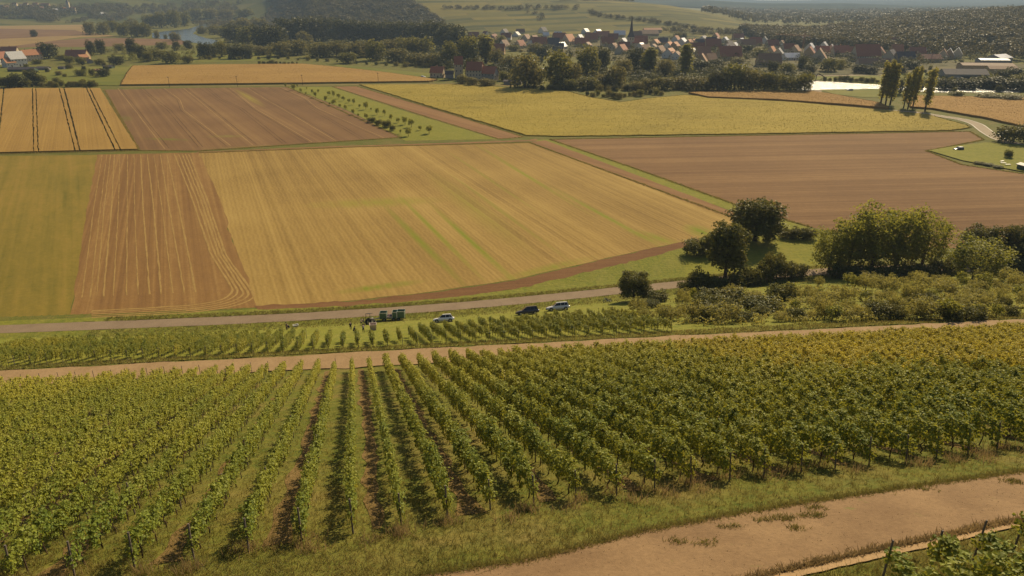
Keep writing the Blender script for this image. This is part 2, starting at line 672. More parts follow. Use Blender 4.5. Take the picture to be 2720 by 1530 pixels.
m_f_brown2 = field_mat('harrowed_field', [(0.18, 0.105, 0.057), (0.255, 0.15, 0.08), (0.35, 0.22, 0.112)], th((475, 237), (676, 396)), 80, 1.2, 0.6, 0.2, 0.3, patches=[
    gp(445, 370, 16, 3, (500, 372), (0.20, 0.20, 0.04), 1.6), gp(600, 362, 12, 4, (700, 362), (0.28, 0.23, 0.07), 1.4), gp(660, 258, 60, 4, (720, 295), (0.35, 0.28, 0.07), 1.6),
    gp(330, 315, 14, 5, (350, 340), (0.18, 0.18, 0.04), 1.2), gp(850, 385, 60, 5, (1000, 380), (0.30, 0.25, 0.06), 1.2)], speck=0.5)
m_f_red = field_mat('red_soil_strip', [(0.23, 0.125, 0.07), (0.31, 0.175, 0.09), (0.38, 0.23, 0.12)], th((900, 240), (1360, 362)), 70, 1.0, 0.6, 0.25, 0.2)
m_f_head = field_mat('headland_soil', [(0.15, 0.075, 0.04), (0.22, 0.115, 0.06), (0.27, 0.15, 0.075)], 0.1, 6, 0.8, 0.35, 0.5, 0.2)
m_c_gold = field_mat('ripe_crop', [(0.31, 0.19, 0.06), (0.41, 0.26, 0.085), (0.49, 0.32, 0.11)], th((260, 240), (300, 390)), 40, 0.6, 0.5, 0.4, 0.25, speck=0.8, bump=0.6)
m_c_yg = field_mat('yellow_green_crop', [(0.27, 0.215, 0.04), (0.40, 0.315, 0.06), (0.50, 0.39, 0.09)], th((1500, 330), (2400, 330)), 9, 1.6, 0.45, 0.4, 0.35, speck=0.45, bump=0.8)
m_c_maize = field_mat('maize_crop', [(0.32, 0.19, 0.06), (0.42, 0.26, 0.085), (0.50, 0.325, 0.11)], th((400, 215), (1100, 205)), 20, 0.9, 0.4, 0.45, 0.3, speck=0.7, bump=0.8)
m_c_maize2 = field_mat('dry_maize_crop', [(0.32, 0.185, 0.06), (0.41, 0.25, 0.085), (0.50, 0.31, 0.105)], th((1900, 262), (2600, 300)), 20, 0.9, 0.4, 0.45, 0.3, speck=0.7, bump=0.8)
m_far_tan = field_mat('far_tan_field', [(0.27, 0.19, 0.09), (0.36, 0.25, 0.12), (0.42, 0.30, 0.15)], 0.1, 60, 4, 0.5, 0.1, 0.4)
m_far_brown = field_mat('far_brown_field', [(0.17, 0.10, 0.065), (0.24, 0.145, 0.09), (0.29, 0.185, 0.11)], 0.05, 60, 4, 0.5, 0.1, 0.4)
m_far_green = field_mat('far_meadow', [(0.13, 0.16, 0.03), (0.20, 0.21, 0.04), (0.27, 0.25, 0.06)], 0.05, 60, 4, 0.5, 0.1, 0.4)

field('stubble_field', D((500, 385), (900, 370), (1332, 359), (1855, 552), (1832, 580), (1755, 600), (1530, 648), (1300, 702), (1100, 732), (900, 755), (640, 772), (580, 590)), m_f_main, 0.03)
field('straw_field', D((244, 389), (500, 384), (554, 500), (582, 590), (648, 776), (400, 789), (174, 801), (210, 580)), m_f_straw, 0.034)
field('weedy_field', D((-160, 394), (246, 390), (213, 580), (178, 800), (-160, 816)), m_f_left, 0.03)
field('ploughed_field', D((1383, 351), (2000, 338), (2440, 331), (2475, 352), (2330, 380), (2420, 415), (2576, 438), (2800, 468), (2800, 640), (2300, 620), (2040, 572), (1870, 522), (1600, 425)), m_f_brown, 0.03)
field('harrowed_field', D((262, 226), (500, 221), (722, 219), (860, 272), (1010, 345), (700, 366), (490, 380), (350, 379), (300, 290)), m_f_brown2, 0.03)
field('orchard_meadow', D((726, 219), (834, 219), (1050, 290), (1252, 350), (1020, 354), (870, 274)), m_meadow, 0.034)
field('red_soil_strip', D((836, 218), (896, 217), (1100, 277), (1318, 345), (1255, 350), (1060, 290)), m_f_red, 0.03)
field('tan_strip', D((1334, 357), (1372, 353), (1600, 440), (1870, 543), (1850, 552), (1560, 445)), m_f_red, 0.034)
field('grass_track', D((1340, 352), (1385, 351), (1640, 436), (1870, 522), (2040, 574), (2000, 580), (1860, 541), (1600, 440)), m_meadow, 0.026)
band('headland', D((640, 770), (900, 757), (1100, 734), (1300, 704), (1530, 650), (1640, 625), (1757, 601)), D((650, 780), (900, 768), (1100, 752), (1300, 727), (1530, 672), (1640, 645), (1760, 611)), m_f_head, 0.04, 160, 2, 0.25)
ribbon('farm_track', [G(*p) for p in D((495, 384), (800, 371), (1100, 362), (1350, 353), (1340, 350))], 3.2, m_f_red, 0.05)
ribbon('meadow_track', [G(*p) for p in D((300, 219), (700, 215), (1000, 212), (1170, 211), (1300, 216))], 4.0, m_far_tan, 0.05)
band('roadside_verge', D((-200, 815), (180, 800), (640, 777), (900, 766), (1100, 752), (1300, 726), (1530, 670), (1640, 644), (1760, 612), (1830, 598)),
     D((-200, 832), (0, 821), (310, 806), (663, 791), (995, 771), (1230, 754), (1540, 723), (1722, 703), (1880, 680), (1930, 673)), m_verge, 0.035, 200, 4, 0.15)
band('meadow', D((1730, 615), (1830, 598), (1950, 592), (2060, 590), (2120, 592)), D((1722, 703), (1850, 690), (1960, 684), (2060, 676), (2160, 672)), m_meadow, 0.045, 60, 4, 0.2)

_x = np.linspace(-125, 130, 300)
loft('grass_slope', np.c_[_x, lane_y(_x) + 2.7], np.c_[_x, road_y(_x) - 2.0], m_verge, 0.06, 40, 0.12, 21)
# wheel tracks across the harrowed field
m_wheel = field_mat('wheel_track_soil', [(0.11, 0.065, 0.035), (0.17, 0.10, 0.052), (0.23, 0.14, 0.07)], 0.8, 4, 0.5)
m_wheel2 = field_mat('dry_wheel_track', [(0.30, 0.19, 0.095), (0.40, 0.26, 0.13), (0.46, 0.31, 0.15)], 0.8, 4, 0.5)
for i, (xt, xb) in enumerate([(300, 420), (355, 505), (410, 575), (465, 640), (520, 715), (575, 780), (625, 850), (672, 915), (705, 965)]):
    a, b = np.array(G(xt * K, (223.5 - xt * 0.004) * K)), np.array(G(xb * K, (374 - (xb - 420) * 0.046) * K))
    u = (b - a) / np.linalg.norm(b - a)
    nn = np.array([-u[1], u[0]])
    for s_ in (-0.9, 0.9):
        c = (a + b) / 2 + nn * (3.5 * math.sin(i * 2.1))
        ribbon('wheel_track', [a + nn * s_, a * 0.7 + b * 0.3 + nn * (s_ + 1.5 * math.sin(i)), c + nn * s_, b + nn * s_], 0.5, (m_wheel if (i + (s_ > 0)) % 3 else m_wheel2), 0.05, 3.0, 0.06, i, 1)

# straw swaths left by the last pass: straight ones and those that turn at the foot of the strip
m_swath = field_mat('straw_swath', [(0.30, 0.19, 0.08), (0.42, 0.28, 0.115), (0.54, 0.38, 0.16)], 1.5, 3, 0.5, 0.3, 0.6, 0.1)
rs_w = random.Random(4)
for i, f in enumerate([0.03, 0.08, 0.12, 0.16, 0.22, 0.30, 0.37, 0.44, 0.51, 0.58, 0.65, 0.72]):
    a, b = np.array(G((250 + f * 236) * K, 389 * K)), np.array(G((186 + f * 440) * K, (795 - f * 22) * K))
    ribbon('straw_swath', [a, (a + b) / 2 + (rs_w.uniform(-.5, .5), 0), b * 0.94 + a * 0.06], rs_w.uniform(0.2, 0.42), m_swath, 0.055, 1.2, 0.05, 60 + i, 1)
for i, f in enumerate([0.80, 0.845, 0.885, 0.92, 0.955]):
    top = (250 + f * 236, 388)
    q = [(top[0], top[1]), (250 + f * 236 + 45, 500), (250 + f * 236 + 92, 640), (590 + i * 14, 735 + i * 4), (560 + i * 6, 757 + i * 4), (480, 769 + i * 4.5), (360, 776 + i * 4.5), (230, 783 + i * 4)]
    ribbon('straw_swath', [G(x * K, y * K) for x, y in q], 0.5, m_swath, 0.06, 1.2, 0.06, 80 + i, 1)

# standing crops
PC = {}
gold_px = D((-150, 222), (120, 222), (252, 224), (347, 377), (0, 387), (-150, 392))
# ripe crop with wheel tracks: strips with real gaps between them
g_top, g_bot = D((-150, 222), (252, 224)), D((-230, 392), (347, 377))
cuts_t = [(8, 12), (80, 83.5), (89, 92), (148, 151), (159, 163), (216, 219), (224, 227)]
cuts_b = [(-10, -5), (84, 87), (95, 98), (188, 191), (200, 204), (288, 291), (302, 305)]


def crop_edge(xt, xb):
    return [G(xt * K, 223.2 * K), G(xb * K, (386 - 8.5 * xb / 347) * K)]


prev = crop_edge(-150, -230)
strips = []
for (t0, t1), (b0, b1) in zip(cuts_t + [(252, 0)], cuts_b + [(347, 0)]):
    nx = crop_edge(t0, b0)
    strips.append([prev[0], nx[0], nx[1], prev[1]])
    prev = crop_edge(t1, b1)
for i, s in enumerate(strips):
    o, _ = field('ripe_crop', None, m_c_gold, 0.02, 0.6, 5.0, 0.12, i, world=s)
yg_px = D((905, 214), (1140, 213), (1420, 229), (1490, 247), (1560, 258), (1640, 248), (1725, 240), (1800, 246), (2000, 258), (2215, 277), (2330, 288), (2430, 316), (2440, 322), (2390, 329), (2000, 336), (1420, 344), (1325, 342), (1100, 274))
o, PC['yg'] = field('yellow_green_crop', yg_px, m_c_yg, 0.02, 0.38, 4.0, 0.35, 5)
o, PC['mz'] = field('maize_field', D((335, 168), (520, 165), (760, 163), (860, 172), (980, 186), (1100, 203), (1080, 207), (700, 212), (305, 216), (318, 190)), m_c_maize, 0.02, 1.2, 4.0, 0.3, 6)
o, PC['mz2'] = field('dry_maize_field', D((1732, 236), (1900, 231), (2040, 232), (2110, 243), (2210, 262), (2235, 276), (2150, 268), (1960, 254), (1780, 247)), m_c_maize2, 0.02, 1.2, 4.0, 0.3, 7)
o, PC['mz3'] = field('dry_maize_field', D((2270, 243), (2420, 246), (2576, 250), (2760, 252), (2760, 345), (2576, 322), (2480, 300), (2345, 276), (2290, 272)), m_c_maize2, 0.02, 1.1, 4.0, 0.3, 8)

# paler and darker fields farther off
m_village = field_mat('village_ground', [(0.06, 0.065, 0.025), (0.13, 0.12, 0.05), (0.22, 0.17, 0.09)], 0.1, 14, 9, 0.4, 0.3, 0.4, speck=0.12)
FAR_N = 0
for nm, px, m in [
    ('far_field', D((-200, 128), (230, 95), (330, 96), (480, 100), (470, 112), (230, 118), (100, 118), (0, 122), (-200, 160)), m_far_brown),
    ('far_field', D((-200, 40), (0, 34), (130, 30), (320, 46), (300, 55), (210, 63), (215, 80), (300, 92), (200, 94), (0, 120), (-200, 120)), m_far_tan),
    ('far_field', D((-200, 72), (0, 72), (190, 76), (230, 88), (120, 92), (0, 98), (-200, 100)), m_far_brown),
    ('far_meadow', D((250, 140), (470, 128), (690, 128), (690, 152), (480, 158), (330, 155)), m_far_green),
    ('far_meadow', D((1700, 200), (2200, 190), (2250, 200), (2240, 226), (2140, 212), (2045, 204), (1900, 213)), m_far_green),
    ('far_meadow', D((2060, 226), (2220, 224), (2320, 230), (2280, 244), (2180, 246), (2100, 238)), m_far_green),
    ('far_meadow', D((2260, 150), (2700, 146), (2700, 215), (2480, 215), (2260, 205)), m_far_green),
    ('far_meadow', D((820, 160), (1090, 186), (1130, 204), (1000, 188), (860, 172)), m_far_green),
    ('garden_ground', D((-100, 175), (290, 168), (330, 168), (300, 216), (-100, 212)), m_far_green),
    ('village_ground', D((1150, 96), (1500, 88), (1900, 96), (2450, 122), (2700, 136), (2700, 168), (2300, 184), (2000, 192), (1700, 170), (1300, 128)), m_village),
    ('garden_lawn', D((2336, 380), (2480, 360), (2576, 366), (2760, 380), (2760, 470), (2576, 434), (2420, 405)), m_meadow)]:
    FAR_N += 1
    field(nm, px, m, 0.02 + 0.03 * FAR_N, 0, 20, 0.6, 3)

# roads
xs = np.linspace(-150, 140, 400)
ribbon('asphalt_road', np.c_[xs, road_y(xs)], 3.9, m_asph, 0.09, 1.0, 0.05, 3)
xs = np.linspace(-130, 130, 400)
ribbon('concrete_lane', np.c_[xs, lane_y(xs)], 4.0, m_lane, 0.10, 0.8, 0.10, 4)
road_r = [G(*p) for p in [(2330, 292), (2400, 297), (2450, 301), (2500, 309), (2560, 318), (2595, 330), (2620, 350), (2650, 368), (2700, 385), (2780, 402)]]
ribbon('country_road', road_r, 6.4, m_asph_far, 0.10, 2.0, 0.05, 5)
_p = resample(road_r, 200)
for _ in range(6):
    _p[1:-1] = 0.25 * _p[:-2] + 0.5 * _p[1:-1] + 0.25 * _p[2:]
_t = np.gradient(_p, axis=0)
_t /= np.linalg.norm(_t, axis=1)[:, None]
for s in (-2.9, 2.9):
    ribbon('road_edge_line', _p + np.c_[-_t[:, 1], _t[:, 0]] * s, 0.22, m_white, 0.13, 2.0, m=1)
ribbon('field_track', [G(*p) for p in D((1730, 236), (1960, 255), (2150, 269), (2250, 278), (2330, 283))], 2.6, m_far_tan, 0.06)
ribbon('slip_road', [G(*p) for p in [(2155, 250), (2170, 246), (2175, 240), (2162, 232)]], 5.0, m_asph_far, 0.1, 1.0)
ribbon('village_road', [G(*p) for p in [(1900, 206), (2060, 203), (2150, 202), (2340, 199), (2480, 203), (2720, 205)]], 5.0, m_asph_far, 0.08, 3.0)
ribbon('village_lane', [G(*p) for p in [(2262, 200), (2256, 195), (2251, 190), (2270, 182)]], 4.0, m_asph_far, 0.09, 2.0)
ribbon('meadow_path', [G(*p) for p in [(292, 228), (300, 222), (330, 200), (350, 172)]], 3.0, m_verge, 0.06, 2.0)
for p in ([(1430, 40), (1444, 60), (1455, 74), (1470, 86)], [(1770, 8), (1778, 12), (1772, 18), (1762, 22)], [(1840, 26), (1846, 32), (1870, 44), (1885, 54)], [(1580, 30), (1600, 20), (1612, 12)], [(330, 28), (400, 26), (470, 22), (540, 10)]):
    ribbon('hill_track', [G(*q) for q in p], 5.0, m_far_tan, 0.6, 8.0)

# gravel track and gutter in front
GR_UP = [(1080, 1545), (1133, 1528), (1400, 1490), (1700, 1414), (2000, 1358), (2200, 1327), (2450, 1290), (2720, 1253), (2900, 1225)]
GR_LO = [(1700, 1640), (1750, 1600), (1900, 1570), (2050, 1530), (2290, 1476), (2500, 1432), (2680, 1393), (2720, 1388), (2900, 1350)]
GU_LO = [(1780, 1640), (1850, 1600), (2000, 1570), (2130, 1532), (2330, 1487), (2530, 1442), (2690, 1404), (2720, 1398), (2900, 1362)]
band('gravel_track', GR_UP, GR_LO, m_gravel, 0.04, 300, 8, 0.09, 7)
band('gutter', GR_LO, GU_LO, m_lane, 0.06, 160, 2, 0.02, 8)

# water
def water_mat(name, col, bump, scale, rough):
    t = NT(name)
    p = t.pos()
    n = t.noise(t.map(p, R(20), (1.0, 0.35, 1)), scale, 3, 0.6)
    return t.principled(col, rough, 0.5, t.bump(n, bump, 0.5))


m_water = water_mat('river_water', (0.05, 0.075, 0.085), 0.25, 0.6, 0.12)
m_water2 = water_mat('rippled_water', (0.05, 0.075, 0.085), 1.0, 1.1, 0.25)
o, _ = field('river', [(404, 100), (404, 88), (440, 83), (500, 77), (528, 68), (534, 58), (545, 55), (612, 59), (606, 66), (560, 72), (522, 80), (512, 90), (545, 101), (582, 109), (556, 120), (500, 112), (470, 104), (430, 104)], m_water, 0.25, 0, 30, 0.5, 2)
o, _ = field('river', [(2110, 222), (2130, 217), (2152, 214), (2240, 220), (2336, 226), (2450, 232), (2720, 236), (2900, 238), (2900, 250), (2720, 246), (2480, 246), (2336, 237), (2240, 238), (2160, 240), (2120, 240)], m_water2, 0.25, 0, 8, 0.4, 3)


# ---- hillside parcels
def parcels(name, c_list, theta, w, hgt, line):
    t = NT(name)
    b = t.n('ShaderNodeTexBrick')
    p = t.pos()
    t.put(b.inputs['Vector'], t.map(p, theta, (1, 1, 1)))
    b.inputs['Scale'].default_value = 1.0
    b.inputs['Brick Width'].default_value = w
    b.inputs['Row Height'].default_value = hgt
    b.inputs['Mortar Size'].default_value = 2.2
    b.inputs['Mortar Smooth'].default_value = 0.3
    b.inputs['Bias'].default_value = 0.0
    b.inputs['Color1'].default_value = (0, 0, 0, 1)
    b.inputs['Color2'].default_value = (1, 1, 1, 1)
    b.inputs['Mortar'].default_value = (0.5, 0.5, 0.5, 1)
    br = t.noise(p, 0.006, 3, 0.6)
    st = t.noise(t.map(p, theta, (60, 5, 1)), 1.0, 3, 0.6)
    v = t.math('ADD', t.math('MULTIPLY', b.outputs['Color'], 0.4), t.math('ADD', t.math('MULTIPLY', br, 0.4), t.math('MULTIPLY', st, 0.35)))
    k = len(c_list) - 1
    c = t.ramp(t.fr(v, 0.25, 0.85), [(i / k, cc) for i, cc in enumerate(c_list)])
    c = t.mix(t.math('MULTIPLY', b.outputs['Fac'], 0.55), c, line)
    return t.principled(c, 0.95, 0.05)


m_hill_v = parcels('hill_vineyard', [(0.02, 0.028, 0.005), (0.065, 0.07, 0.012), (0.125, 0.112, 0.02), (0.20, 0.16, 0.03)], R(12), 170, 42, (0.16, 0.12, 0.045))
m_hill_l = parcels('far_hill_vineyard', [(0.035, 0.045, 0.012), (0.07, 0.08, 0.018), (0.11, 0.11, 0.024), (0.15, 0.13, 0.04)], R(-20), 260, 80, (0.14, 0.11, 0.045))


def hill_sheet(name, az0, az1, d0, d1, mat, off, na=60, nd=60):
    az = np.radians(np.linspace(az0, az1, na))
    s = np.linspace(0, 1, nd)
    a, ss = np.meshgrid(az, s, indexing='ij')
    f0 = np.interp(np.degrees(a), HILL[:, 0], HILL[:, 1]) * d0
    f1 = np.interp(np.degrees(a), HILL[:, 0], HILL[:, 2]) * d1
    Dd = f0 + (f1 - f0) * ss
    x, y = (Dd * np.sin(a)).ravel(), (Dd * np.cos(a)).ravel()
    i, j = np.meshgrid(np.arange(na - 1), np.arange(nd - 1), indexing='ij')
    q = (i * nd + j).ravel()
    o = obj(name, new_mesh(name, np.c_[x, y, H(x, y) + off], np.c_[q, q + 1, q + 1 + nd, q + nd][:, ::-1], [mat], smooth=True))
    o['kind'] = 'structure'
    return o


hill_sheet('vineyard_hill', -7.5, 19.5, 0.98, 1.12, m_hill_v, 0.9)
hill_sheet('far_vineyard_hill', -44, -16, 1.0, 1.1, m_hill_l, 1.2)

# dark wooded ranges far beyond the plain
t_ = NT('far_range')
m_range = t_.principled(t_.mix(t_.fr(t_.noise(t_.pos(), 0.0022, 5, 0.6), 0.35, 0.65), (0.022, 0.032, 0.016), (0.075, 0.075, 0.03)), 1.0, 0.0)
for d0, d1 in ((4350, 7600), (7700, 12500)):
    az = np.radians(np.linspace(2, 44, 90))
    dd = np.linspace(d0, d1, 30)
    a, q = np.meshgrid(az, dd, indexing='ij')
    x, y = (q * np.sin(a)).ravel(), (q * np.cos(a)).ravel()
    i, j = np.meshgrid(np.arange(89), np.arange(29), indexing='ij')
    k_ = (i * 30 + j).ravel()
    o = obj('far_hills', new_mesh('far_hills', np.c_[x, y, H(x, y) + 6.0 + 5 * np.sin(x * 0.004) * np.sin(y * 0.003)], np.c_[k_, k_ + 1, k_ + 31, k_ + 30][:, ::-1], [m_range], smooth=True))
    o['kind'] = 'structure'

# ================================================================== VINEYARDS
m_vine = leaf_mat('vine_leaves', (0.06, 0.105, 0.015), (0.215, 0.27, 0.033), (0.52, 0.45, 0.05), 0.33, 0.25, 0.06, (36, 80, 0.58))
m_vgold = leaf_mat('golden_vine_leaves', (0.24, 0.23, 0.028), (0.48, 0.42, 0.05), (0.62, 0.50, 0.065), 0.42, 0.4, 0.1)
m_bark = flat_mat('vine_bark', (0.075, 0.05, 0.035), 0.9, 0.1, scale=20)
m_post = flat_mat('weathered_post', (0.16, 0.13, 0.11), 0.8, 0.2, scale=10)


def leaf_quads(P, Nn, size, rng, fold=0.25):
    """folded leaf: 4 points each, two triangles"""
    n = len(P)
    Nn = Nn / (np.linalg.norm(Nn, axis=1)[:, None] + 1e-9)
    a = rng.normal(size=(n, 3))
    U = np.cross(Nn, a)
    U /= np.linalg.norm(U, axis=1)[:, None] + 1e-9
    W = np.cross(Nn, U)
    s = (size * rng.uniform(0.65, 1.35, n))[:, None]
    V = np.empty((n, 4, 3))
    V[:, 0] = P - U * s * 0.5
    V[:, 1] = P + W * s * 0.45 + Nn * s * fold
    V[:, 2] = P + U * s * 0.5
    V[:, 3] = P - W * s * 0.45 + Nn * s * fold
    b = np.arange(n) * 4
    F = np.concatenate([np.c_[b, b + 1, b + 2], np.c_[b, b + 2, b + 3]])
    return V.reshape(-1, 3), F


def tube(path, radii, k=5):
    """tapered tube along a path -> verts, faces (list)"""
    path = [Vector(p) for p in path]
    V, F = [], []
    for i, p in enumerate(path):
        d = (path[min(i + 1, len(path) - 1)] - path[max(i - 1, 0)]).normalized()
        x = d.orthogonal().normalized()
        y = d.cross(x)
        for j in range(k):
            t = math.tau * j / k
            V.append(p + (x * math.cos(t) + y * math.sin(t)) * radii[i])
    for i in range(len(path) - 1):
        for j in range(k):
            a, b = i * k + j, i * k + (j + 1) % k
            F.append((a, b, b + k, a + k))
    F.append(tuple(range(k))[::-1])
    F.append(tuple((len(path) - 1) * k + j for j in range(k)))
    return V, F


def vine_arrays(seed, L, n, size, lo=0.80, hi=1.52, thick=0.10, tops=16):
    rng = np.random.default_rng(seed)
    # dense curtain of leaves with a bumpy outline
    x = rng.uniform(-L / 2 - 0.28, L / 2 + 0.28, n)
    bump_ = 0.12 * np.sin(x * 5 + seed) + 0.08 * np.sin(x * 11 + seed * 2)
    z = lo + (hi - lo) * rng.beta(1.25, 0.95, n) + bump_
    y = rng.choice([-1, 1], n) * np.abs(rng.normal(thick, 0.075, n)) * (0.75 + 0.35 * np.sin((z - lo) * 2.2)) + 0.05 * np.sin(x * 3 + seed)
    # shoots standing out of the top and hanging down
    for _ in range(tops):
        sx = rng.uniform(-L / 2, L / 2)
        hgt = rng.uniform(0.1, 0.45)
        k = 6
        x = np.r_[x, sx + rng.normal(0, 0.05, k)]
        z = np.r_[z, hi - 0.05 + np.linspace(0, hgt, k)]
        y = np.r_[y, rng.normal(0, 0.06, k) + np.linspace(0, rng.normal(0, 0.15), k)]
    P = np.c_[x, y, z]
    tp = np.clip((z - lo) / (hi - lo), 0, 1) ** 3      # hanging leaves face sideways, top leaves face the sky
    Nn = np.c_[rng.normal(0, 0.38, len(x)), np.sign(y) * (1.0 - 0.65 * tp) + rng.normal(0, 0.28, len(x)), 0.18 + 1.0 * tp + rng.normal(0, 0.28, len(x))]
    return leaf_quads(P, Nn, size, rng)


def trunk_arrays(seed, hgt=0.95, r=0.032):
    rng = random.Random(seed)
    pts = [(0, 0, -0.1)]
    for i in range(1, 5):
        pts.append((rng.uniform(-0.06, 0.06), rng.uniform(-0.05, 0.05), hgt * i / 4))
    return tube(pts, [r * 1.3, r, r * 0.95, r * 0.8, r * 0.7], 5)


VL = 1.6
VINE = []
VINE_B, VINE_B_FULL, VINE_GOLD = [], [], []
VINE_FULL = []
TRUNK = []
for i in range(8):
    V, F = vine_arrays(i + 1, VL, 300, 0.15)
    VINE.append(new_mesh('vine_foliage', V, F, [m_vine]))
    V, F = vine_arrays(i + 51, VL, 430, 0.16, 0.72, 1.75, 0.20, 22)
    VINE_B.append(new_mesh('bushy_vine_foliage', V, F, [m_vine]))
    tv, tf = trunk_arrays(i)
    TRUNK.append(new_mesh('vine_trunk', [list(v) for v in tv], tf, [m_bark]))
    for bush_, goal, lm in ((0, VINE_FULL, m_vine), (1, VINE_B_FULL, m_vine), (1, VINE_GOLD, m_vgold)):
        V2, F2 = vine_arrays(i + 21, VL, 240, 0.17) if not bush_ else vine_arrays(i + 71, VL, 330, 0.185, 0.72, 1.75, 0.20, 20)
        tva = np.array([list(v) for v in tv])
        V3 = np.r_[V2, tva]
        tri = []
        for f in tf[:-2]:
            tri += [(f[0], f[1], f[2]), (f[0], f[2], f[3])]
        F3 = np.r_[F2, np.array(tri) + len(V2)]
        goal.append(new_mesh('vine', V3, F3, [lm, m_bark], np.r_[np.zeros(len(F2)), np.ones(len(tri))]))
_pv, _pf = tube([(0, 0, -0.15), (0, 0, 1.8)], [0.036, 0.032], 6)
POST = new_mesh('post', [list(v) for v in _pv], _pf, [m_post])
_pv, _pf = tube([(-0.25, 0, -0.1), (0.06, 0, 1.6)], [0.04, 0.038], 6)
ENDPOST = new_mesh('end_post', [list(v) for v in _pv], _pf, [m_post])

ROW_AZ = R(-14.2)
RU = np.array([math.sin(ROW_AZ), math.cos(ROW_AZ)])     # down the slope
RV = np.array([math.cos(ROW_AZ), -math.sin(ROW_AZ)])    # across the rows, to the right
ROW_RZ = math.atan2(RU[1], RU[0])
T0 = float(np.dot(RV, G(938, 1250)))
NEAR_PX = [(-200, 1590), (130, 1545), (285, 1520), (432, 1508), (574, 1475), (700, 1457), (819, 1442), (941, 1420), (1060, 1395), (1168, 1384), (1279, 1366), (1488, 1332), (1674, 1312), (1953, 1275), (2155, 1250), (2575, 1208), (2720, 1190), (2900, 1168)]
NEAR_W = np.array([G(*p) for p in NEAR_PX])
_o = np.argsort(NEAR_W[:, 0])
NEAR_W = NEAR_W[_o]
rv = random.Random(5)


def near_edge_y(x):
    return np.interp(x, NEAR_W[:, 0], NEAR_W[:, 1])


def row_span(t, lo_fn, hi_fn, s0=-20, s1=260):
    s = np.arange(s0, s1, 0.1)
    P = np.outer(s, RU) + t * RV
    ok = (P[:, 1] > lo_fn(P[:, 0])) & (P[:, 1] < hi_fn(P[:, 0]))
    s = s[ok]
    return (s[0], s[-1]) if len(s) else None


def in_frame(x, y, z, mx=300, my=220):
    px, py, d = project(x, y, z)
    return d > 1 and -mx < px < 2720 + mx and -300 < py < 1530 + my


def side_words(k):
    if k == 0:
        return 'vine row running straight up the picture in the large near vineyard'
    return '%s vine row %s of the straight middle row in the near vineyard' % (ordn(abs(k) - 1), 'right' if k > 0 else 'left')


def vine_row(t, s0, s1, label, group, gap_ok=0.03, near_split=True, step_post=6.4, bushy=0.0, zs=1.0, ys=1.0, low=False):
    n = max(1, int((s1 - s0) / VL))
    spots = []
    for i in range(n):
        s = s0 + (i + 0.5) * VL
        p = RU * s + RV * t
        z = h1(p[0], p[1])
        if in_frame(p[0], p[1], z + 1):
            spots.append((i, s, p, z))
    if not spots:
        return None
    b = RU * spots[0][1] + RV * t
    root = empty('vine_row', (b[0], b[1], h1(b[0], b[1])), ROW_RZ)
    tag(root, label, 'vine row', group)
    inv = Matrix.Translation(root.location) @ Matrix.Rotation(ROW_RZ, 4, 'Z')
    inv = inv.inverted()
    for i, s, p, z in spots:
        if rv.random() < gap_ok:
            continue
        dist = project(p[0], p[1], z)[2]
        loc = inv @ Vector((p[0] + rv.uniform(-.04, .04), p[1], z))
        flip = math.pi if rv.random() < 0.5 else 0
        sc = (rv.uniform(0.95, 1.1), rv.uniform(0.85, 1.25) * ys, rv.uniform(0.88, 1.1) * zs)
        bsh = rv.random() < bushy
        ppx, ppy, _ = project(p[0], p[1], z + 1.2)
        gold = near_split and ppx > 1760 and ppy < 930 + 0.16 * min(ppx - 1760, 340) + rv.uniform(-22, 14)
        if gold:
            obj('vine', rv.choice(VINE_GOLD), root, loc, flip, sc)
        elif near_split and dist < 40:
            v = obj('vine', rv.choice(VINE_B if bsh else VINE), root, loc, flip, sc)
            obj('trunk', rv.choice(TRUNK), v)
        else:
            obj('vine', rv.choice(VINE_LOW if low else (VINE_B_FULL if bsh else VINE_FULL)), root, loc, flip, sc)
    k = 0
    s = s0
    while s <= s1:
        p = RU * s + RV * t
        z = h1(p[0], p[1])
        if in_frame(p[0], p[1], z, 60, 120):
            loc = inv @ Vector((p[0], p[1], z))
            obj('post', ENDPOST if k == 0 else POST, root, loc, 0, (1, 1, rv.uniform(0.95, 1.06)))
        s += step_post
        k += 1
    p = RU * s1 + RV * t
    z = h1(p[0], p[1])
    if in_frame(p[0], p[1], z, 60, 120):
        obj('post', POST, root, inv @ Vector((p[0], p[1], z)), 0, (1, 1, 1.05))
    return root


UP_ROWS = []
for k in range(-33, 46):
    t = T0 + 2.0 * k
    sp = row_span(t, near_edge_y, lambda x: lane_y(x) - 2.9)
    if sp is None or sp[1] - sp[0] < 3:
        continue
    vine_row(t, sp[0] + rv.uniform(0, 0.5), sp[1] - rv.uniform(0, 0.3), side_words(k), 'rows of the large near vineyard', bushy=min(1.0, max(0.0, (k - 1) / 8.0)), zs=0.92 if k < 2 else 1.0, ys=0.78 if k < 2 else 1.0)
    UP_ROWS.append((k, t, sp))
    # every other alley is tilled soil
    if k % 2 == 0:
        a = RU * (sp[0] + 0.2) + RV * (t + 1.0)
        b = RU * sp[1] + RV * (t + 1.0)
        ribbon('tilled_strip', [a, (a + b) / 2, b], 0.75, m_soil, 0.025, 0.6, 0.13, k + 90, 2)

